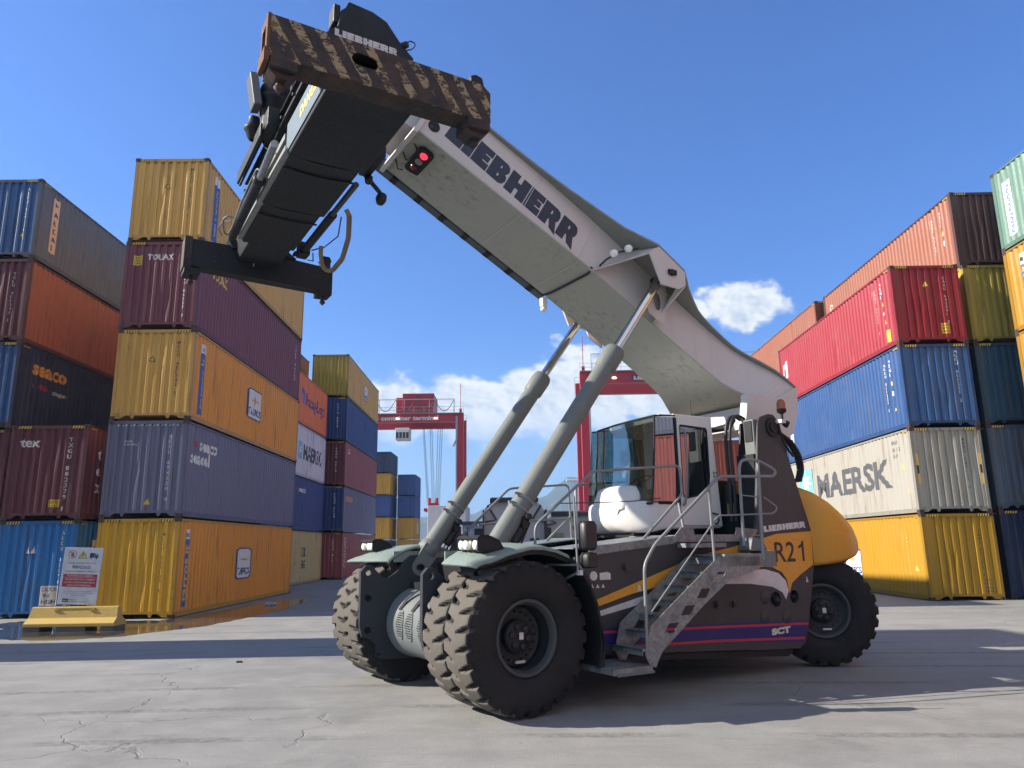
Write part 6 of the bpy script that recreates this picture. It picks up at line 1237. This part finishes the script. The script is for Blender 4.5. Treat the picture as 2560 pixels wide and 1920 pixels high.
# ================================================================ gantry cranes
Cr = paint('crane_red', (.36, .018, .03), .45, .12, (.2, .02, .02), 0, 0, .3, .1); Cg = paint('crane_grey', (.28, .31, .35), .5, .2); Cdk = plain('crane_dark', (.03, .03, .035), .6); Cwh = plain('crane_white', (.55, .56, .54), .5)
def crane(x, y, label, span, H, gd, yd=7.2, house=None, left=False):
    """rubber-tyred gantry; (x, y) = outer front corner; the girders run along +x (or -x)"""
    root = empty('gantry_crane', (x, y, 0)); tag(root, label, 'crane', 'red gantry cranes'); s_ = -1 if left else 1
    def X(a): return s_ * a
    for yy in (0, yd):
        m = MB(); m.box(X(0), X(span), yy, yy + 1.1, H - gd, H); m.build('girder', Cr, root, .03)
        for a in (0, span - 1.1):
            m = MB(); m.box(X(a), X(a + 1.05), yy, yy + .8, 1.8, H - gd); m.build('leg', Cr, root, .03)
            m = MB(); m.box(X(a + 1.06), X(a + 1.26), yy - .12, yy + .10, 1.8, H - gd); m.box(X(a + .5), X(a + 1.2), yy - .12, yy - .02, H - gd * .8, H + .1) if 0 else None; m.build('cable_duct', Cg, root)
    for a in (0, span - 1.1):
        m = MB(); m.box(X(a), X(a + 1.05), -.8, yd + 1.6, 1.0, 2.0); m.build('sill_beam', Cr, root, .03)
        for yy in (-.5, .9, yd - .4, yd + 1.0):
            m = MB(); m.lathe([(.3, -.25), (.72, -.25), (.78, -.1), (.78, .1), (.72, .25), (.3, .25)], (X(a + .5), yy, .78), (1, 0, 0), 20); m.build('wheel', Cdk, root)
        m = MB(); m.box(X(a - .2), X(a + 1.2), 2.2, 5.6, 2.0, 3.9); m.build('machinery_box', Cr if a else Cwh, root, .04)
    for yy in (-.15, yd + 1.2):
        m = MB()
        n = int(span / 1.6)
        for i in range(n + 1): a = X(i * span / n); m.cyl((a, yy, H), (a, yy, H + 1.15), .03, n=5)
        for zz in (.55, 1.1): m.cyl((X(0), yy, H + zz), (X(span), yy, H + zz), .028, n=5)
        m.box(X(0), X(span), yy - .3, yy + .3, H - .02, H + .04); m.build('walkway_railing', Cg, root)
    m = MB(); m.cyl((X(1.5), -.4, H + 2.3), (X(span), -.4, H + 2.3), .06, n=6)
    for i in range(7): a = X(1.5 + i * (span - 1.5) / 6); m.cyl((a, -.4, H), (a, -.4, H + 2.3), .05, n=5)
    m.build('festoon_rail', Cg, root)
    if house is not None:
        a, b = house
        m = MB(); m.box(X(a), X(b), 1.0, yd, H + .6, H + 3.6); m.box(X(b), X(b + 1.2), 2.0, yd, H + .6, H + 3.1)
        hs_ = m.build('trolley_house', Cr, root, .05)
        m = MB(); m.box(X(a + 1.9), X(a + 2.9), .96, 1.0, H + 2.3, H + 3.2); m.build('window', Cdk, hs_)
        m = MB()
        for i in range(24): q_ = X(a + .1 + i * (b - a - .2) / 24); m.box(q_, q_ + s_ * .08, .93, 1.0, H + .7, H + 3.5)
        m.build('ribs', Cr, hs_)
        m = MB(); m.box(X(b - 1.5), X(b + .8), -.9, 1.4, H - gd - 3.0, H - gd - 1.1); m.build('operator_cab', Cwh, root, .08)
        m = MB()
        for i in range(4): q_ = X(b - 1.4 + i * .55); m.box(q_, q_ + s_ * .42, -.93, -.90, H - gd - 2.8, H - gd - 1.8)
        m.build('cab_window', Cdk, root)
        m = MB()
        for q_, q2 in ((a + 2.1, a + 1.2), (a + 1.9, a + 1.0), (a + .9, a + .4), (a + .6, a + .1), (a - .5, a - .1), (a - .9, a - .4), (a - 1.2, a - .7)):
            m.cyl((X(q_), 3.5, H - gd), (X(q2), 3.5, 8.6), .022, n=4); m.cyl((X(q_ + .1), 5, H - gd), (X(q2), 5, 8.6), .022, n=4)
        m.build('hoist_rope', Cdk, root)
        m = MB(); m.box(X(a - 1.2), X(a + 1.6), 2.2, 6.2, 7.6, 8.1); m.box(X(a - .6), X(a + 1.0), 3, 5.2, 8.1, 9.0); m.cyl((X(a - .4), 3.4, 8.9), (X(a - .4), 3.4, 9.8), .25, n=10); m.cyl((X(a + .8), 3.4, 8.9), (X(a + .8), 3.4, 9.8), .25, n=10); m.build('lifting_frame', Cr, root, .04)
        m = MB()
        pts = []
        for i in range(4):
            a0, a1 = 1.5 + i * 3.2, 4.7 + i * 3.2
            for k in range(8): t = k / 8; pts.append((X(a0 + (a1 - a0) * t), -.5, H + 2.2 - 1.9 * math.sin(math.pi * t)))
        m.tube(pts, .06, 6); m.build('festoon_cable', Cdk, root)
    m = MB(); m.box(X(.2), X(.5), -.2, -.1, 2.0, H - gd) if 0 else None
    m.cyl((X(.5), .3, H + .0), (X(.5), .3, H + 5.0), .05, n=6); m.box(X(.3), X(.7), .2, .4, H, H + .8); m.build('mast', Cr, root)
    for i in range(3):
        m = MB(); a = 4.5 + i * 6.2; m.lathe([(0, -.18), (.3, -.15), (.34, 0), (.2, .12)], (X(a), -.4, H - gd * .62), (0, 0, 1), 12); m.build('floodlight', emis('flood_%d_%d' % (i, left), (1, .93, .75), .5), root)
    for k in range(14):
        if k == 0: m = MB()
        m.box(X(.15), X(.7), -.35, -.31, 2.2 + k * .35, 2.24 + k * .35)
    m.box(X(.12), X(.16), -.35, -.31, 2, 7.4); m.box(X(.68), X(.72), -.35, -.31, 2, 7.4); m.build('ladder', Cg, root)
    return root
c1_ = crane(-8.0, 120, 'distant red gantry crane left of the lift cylinders, trolley house on top', 26, 23.3, 1.35, house=(5.0, 10.2), left=True)
m = MB(); place_text(m, 'salerno container terminal', (-17.6, -.02, 22.25), (1, 0, 0), (0, 0, 1), .72, 13.5, .02, .05) ; m.build('lettering', plain('crane_letter', (.62, .56, .55), .5), c1_)
m = MB(); m.box(-1.28, -.98, -.14, -.02, 19, 22.8); m.prism([(-1.28, 19), (-.98, 19), (-1.5, 17.8), (-1.8, 17.8)], 'y', -.14, -.02); m.build('cable_duct', Cg, c1_)
c2_ = crane(9.0, 96, 'red gantry crane seen between lift cylinder and cab, girder passing behind the boom', 25, 24.4, 1.55, left=False)
m = MB(); m.box(6.9, 11.4, -.03, -.01, 23.1, 23.8); m.build('name_plate', Cdk, c2_)
m = MB(); place_block(m, 'LIEBHERR', (7.1, -.03, 23.2), (1, 0, 0), (0, 0, 1), .5, 4.1, .02); m.build('lettering', plain('crane_letter2', (.62, .56, .55), .5), c2_)

# ================================================================ lorries, shed, lamp posts
Tw = paint('lorry_white', (.42, .42, .45), .35, .12, (.35, .33, .31)); Tk = plain('lorry_black', (.025, .026, .03), .5)
def lorry(x, y, rz, label, H=3.75, w_=2.45):
    root = empty('lorry', (x, y, 0), rz); tag(root, label, 'lorry', 'white lorry tractors parked behind the machine'); hw_ = w_ / 2
    prof = [(-hw_, 1.1), (-hw_, H - .55), (-hw_ + .12, H - .28), (-hw_ + .35, H - .15), (hw_ - .35, H - .15), (hw_ - .12, H - .28), (hw_, H - .55), (hw_, 1.1)]
    m = MB(); m.loft([[Vector((a * k, yy, b + dz)) for a, b in prof] for yy, k, dz in ((0, 1, 0), (1.9, 1, 0), (2.2, .94, -.12))], True, smooth=False); cb = m.build('cab', Tw, root, .05)
    for s_ in (-1, 1):
        m = MB(); m.box(s_ * (hw_ - .02), s_ * (hw_ + .05), -.75, 0, 1.0, H - .5); m.build('side_fairing', Tk, root, .02)
        m = MB(); m.box(s_ * (hw_ + .05), s_ * (hw_ + .42), 1.8, 1.95, 1.9, 2.7); m.build('mirror', Tk, root, .03)
        m = MB(); m.tube([(s_ * (hw_ - .05), -.1, 2.9), (s_ * (hw_ - .5), -.05, 3.0), (s_ * (hw_ - .15), -.1, H - .3)], .04, 6); m.build('fairing_stay', Tk, root)
        for yy in (-2.6, 1.2):
            m = MB(); m.lathe([(.2, -.28), (.45, -.3), (.52, -.2), (.52, .2), (.45, .3), (.2, .28)], (s_ * (hw_ - .3), yy, .52), (1, 0, 0), 24); wl = m.build('wheel', Rb, root)
            m = MB(); m.lathe([(.28, -.3), (.22, -.22), (.1, -.2), (0, -.2)], (s_ * (hw_ - .3), yy, .52), (-s_, 0, 0), 16); m.build('rim', Rim, wl)
        m = MB(); m.cyl((s_ * .85, -1.9, .75), (s_ * .85, -.7, .75), .3, n=16); m.build('fuel_tank', Cg, root)
    m = MB(); m.box(-hw_ + .25, hw_ - .25, -.25, 1.2, H - .16, H + .0); m.prism([(-.02, H - .14), (1.0, H - .14), (1.0, H + .1)], 'x', -hw_ + .3, hw_ - .3); m.build('roof_deflector', Tk, root, .02)
    m = MB(); m.box(-.45, .45, -3.6, 1.8, .75, 1.0); m.box(-.5, .5, -2.9, -2.2, 1.0, 1.15); m.build('chassis_frame', Tk, root)
    for k, (a, b, c, d) in enumerate(((-.98, -.62, 1.9, 2.25), (.62, .98, 1.9, 2.25))):
        m = MB(); m.box(a, b, -.02, .0, c, d); m.build('rear_window', Tk, cb)
    m = MB(); m.lathe([(.16, 0), (.13, .01), (0, .01)], (.2, 0, 2.75), (0, -1, 0), 20, 0); m.build('round_sticker', plain('sticker_red', (.5, .08, .08), .5), cb)
    for k in range(3):
        m = MB(); m.tube([(.1 * k - .1, -.02, 1.9), (.1 * k - .1, -.3, 1.6), (.1 * k - .2, -1.2, 1.25)], .03, 6); m.build('air_hose', Hs, root)
    return root
lorry(0.02, 30.5, R(2), 'white lorry tractor seen from behind, right behind the near lift cylinder', 3.85)
lorry(2.75, 36, R(-4), 'white lorry tractor between the near handrail and the mirrors', 3.5)
lorry(5.2, 37.5, R(3), 'white lorry tractor mostly hidden below the cab nose', 3.45)
sh = empty('warehouse', (-1.3, 62, 0)); tag(sh, 'long pale blue metal warehouse behind the lorries', 'warehouse')
Sb2 = paint('shed_blue', (.32, .43, .55), .5, .1)
m = MB(); m.box(-2.9, 16, 0, 14, 0, 3.85); m.build('wall', Sb2, sh)
m = MB()
for i in range(24): a = -2.9 + i * .8; m.box(a, a + .04, -.03, 0, 0, 3.7)
m.build('seam', paint('shed_seam', (.2, .28, .38), .5, .1), sh)
m = MB(); m.box(-3.1, 16.2, -.15, 14.2, 3.7, 3.95); m.build('roof', plain('shed_roof', (.035, .05, .07), .5), sh)
tk_ = empty('reefer_container', (-5.4, 70, 0)); tag(tk_, 'whitish container behind the far lift cylinder with faint lettering', 'container')
m = MB(); m.box(-2.6, 1.0, 0, 6, 0, 5.7); m.build('body', paint('reefer_white', (.55, .53, .55), .5, .2), tk_, .03); m = MB(); place_text(m, 'TEX', (-1.6, -.02, 3.6), (1, 0, 0), (0, 0, 1), .9, 1.8, .01, .03); m.build('lettering', Cg, tk_)
# red yard tractor far behind, between the cylinders
rm = empty('terminal_tractor', (-3.35, 46, 0)); tag(rm, 'small red terminal tractor between the two lift cylinders', 'tractor')
m = MB(); m.box(-.6, .6, 0, 2.6, .7, 1.5); m.prism([(-.55, 1.5), (.55, 1.5), (.45, 2.7), (-.45, 2.7)], 'y', .4, 1.9); m.build('body', Cr, rm, .04)
m = MB(); m.box(-.4, .4, .36, .40, 1.7, 2.5); m.build('window', Tk, rm); m = MB(); m.box(-.12, .12, .1, .4, 2.7, 3.05); m.cyl((.5, .4, 1.5), (.5, .4, 3.1), .05, n=8); m.build('exhaust', Tk, rm)
for s_ in (-1, 1):
    for yy in (.4, 2.1): m = MB(); m.lathe([(.1, -.15), (.45, -.15), (.5, 0), (.45, .15), (.1, .15)], (s_ * .6, yy, .5), (1, 0, 0), 18); m.build('wheel', Rb, rm)
tk2 = empty('yellow_chassis', (-4.35, 44, 0)); tag(tk2, 'low yellow trailer chassis behind the front axle', 'trailer')
m = MB(); m.box(-.9, 1.0, 0, .3, 1.15, 1.4); m.box(-.9, 1.0, .3, 5, 1.2, 1.3); m.build('deck', paint('trailer_yellow', (.6, .42, .05), .5, .2), tk2)
for s_ in (-.7, .7):
    for yy in (.6, 3.6): m = MB(); m.lathe([(.1, -.15), (.42, -.15), (.47, 0), (.42, .15), (.1, .15)], (s_, yy, .47), (1, 0, 0), 18); m.build('wheel', Rb, tk2)
    m = MB(); m.box(s_ - .05, s_ + .05, .2, 4.8, .5, 1.2); m.build('leg', Tk, tk2)
for x, y, h_, lb in ((11.5, 140, 13.5, 'thin white lamp post with flat head beyond the lorries'), (19, 150, 16, 'tall floodlight pole beside the red crane leg')):
    lp = empty('lamp_post', (x, y, 0)); tag(lp, lb, 'lamp post', 'lamp posts beyond the yard')
    m = MB(); m.tube([(0, 0, 0), (0, 0, h_)], .14, 8, radii=[.2, .1]); m.build('pole', Cwh, lp); m = MB(); m.box(-1.6, 1.6, -.3, .3, h_, h_ + .5); m.build('lamp_head', Cwh, lp, .1)

# ================================================================ hills and the air in front of them
def hills(name, ctrl, D, mat, seed, depth=500, base=-2):
    rnd = random.Random(seed); xs = []; 
    def H(x):
        for (a, za), (b, zb) in zip(ctrl, ctrl[1:]):
            if a <= x <= b: t = (x - a) / (b - a); return za + (zb - za) * (t * t * (3 - 2 * t))
        return ctrl[0][1] if x < ctrl[0][0] else ctrl[-1][1]
    ph = [(rnd.uniform(.004, .05), rnd.uniform(0, 6), rnd.uniform(.3, 1)) for _ in range(14)]
    NXh, NYh = 260, 26; x0, x1 = ctrl[0][0], ctrl[-1][0]; vs = []
    for j in range(NYh + 1):
        t = j / NYh; y = D + depth * t
        for i in range(NXh + 1):
            x = x0 + (x1 - x0) * i / NXh; rg = sum(math.sin(k * x * 1. + p + 5 * t) * a / (1 + k * 60) for k, p, a in ph) * 5 + sum(math.sin(k * 40 * (y - D) * .05 + p + x * k) * a for k, p, a in ph[:6]) * 1.3
            prof_ = math.sin(math.pi * min(1, t * 1.25) / 2) ** .8 if t < .8 else 1 - (t - .8) * 2
            vs.append((x * (1 + .25 * t), y, base + (H(x) + rg * (H(x) / 90)) * prof_ * (1 + .30 * min(1, t * 1.25))))
    fs = [(j * (NXh + 1) + i, j * (NXh + 1) + i + 1, (j + 1) * (NXh + 1) + i + 1, (j + 1) * (NXh + 1) + i) for j in range(NYh) for i in range(NXh)]
    m = MB(); m.add(vs, fs, 0, True); o = m.build(name, mat, fix=False); tag(o, kind='structure'); return o
g = G('hill_green'); v = g.coord(rand=False); a = g.noise(v, .012, 6, .6); b = g.noise(v, .06, 6, .7); c = g.mix(g.ramp(a, .35, .65), (.022, .034, .018), (.06, .062, .036)); c = g.mix(g.ramp(b, .48, .62, 0, .8), c, (.010, .017, .010)); c = g.mix(g.ramp(g.noise(v, .11, 2), .70, .73, 0, .8), c, (.24, .20, .17)); g.bsdf(c, .9)
hills('hills', [(-1500, 30), (-700, 55), (-260, 62), (-107, 60), (-81, 62), (-59, 72), (-19, 84), (47, 94), (67, 99), (96, 116), (119, 128), (150, 124), (230, 110), (420, 126), (700, 80), (1500, 40)], 1500, MATS['hill_green'], 5)
m = MB(); hx = 2600; m.box(-hx, hx, -300, 2300, -1.0, 215)
g = G('haze_air'); pv = g.n('ShaderNodeVolumePrincipled'); pv.inputs['Color'].default_value = (.50, .74, 1, 1); pv.inputs['Density'].default_value = .00036; pv.inputs['Anisotropy'].default_value = .25
o_ = g.n('ShaderNodeOutputMaterial'); g.l(pv.outputs[0], o_.inputs['Volume']); hz = m.build('haze', g.m); tag(hz, kind='stuff')
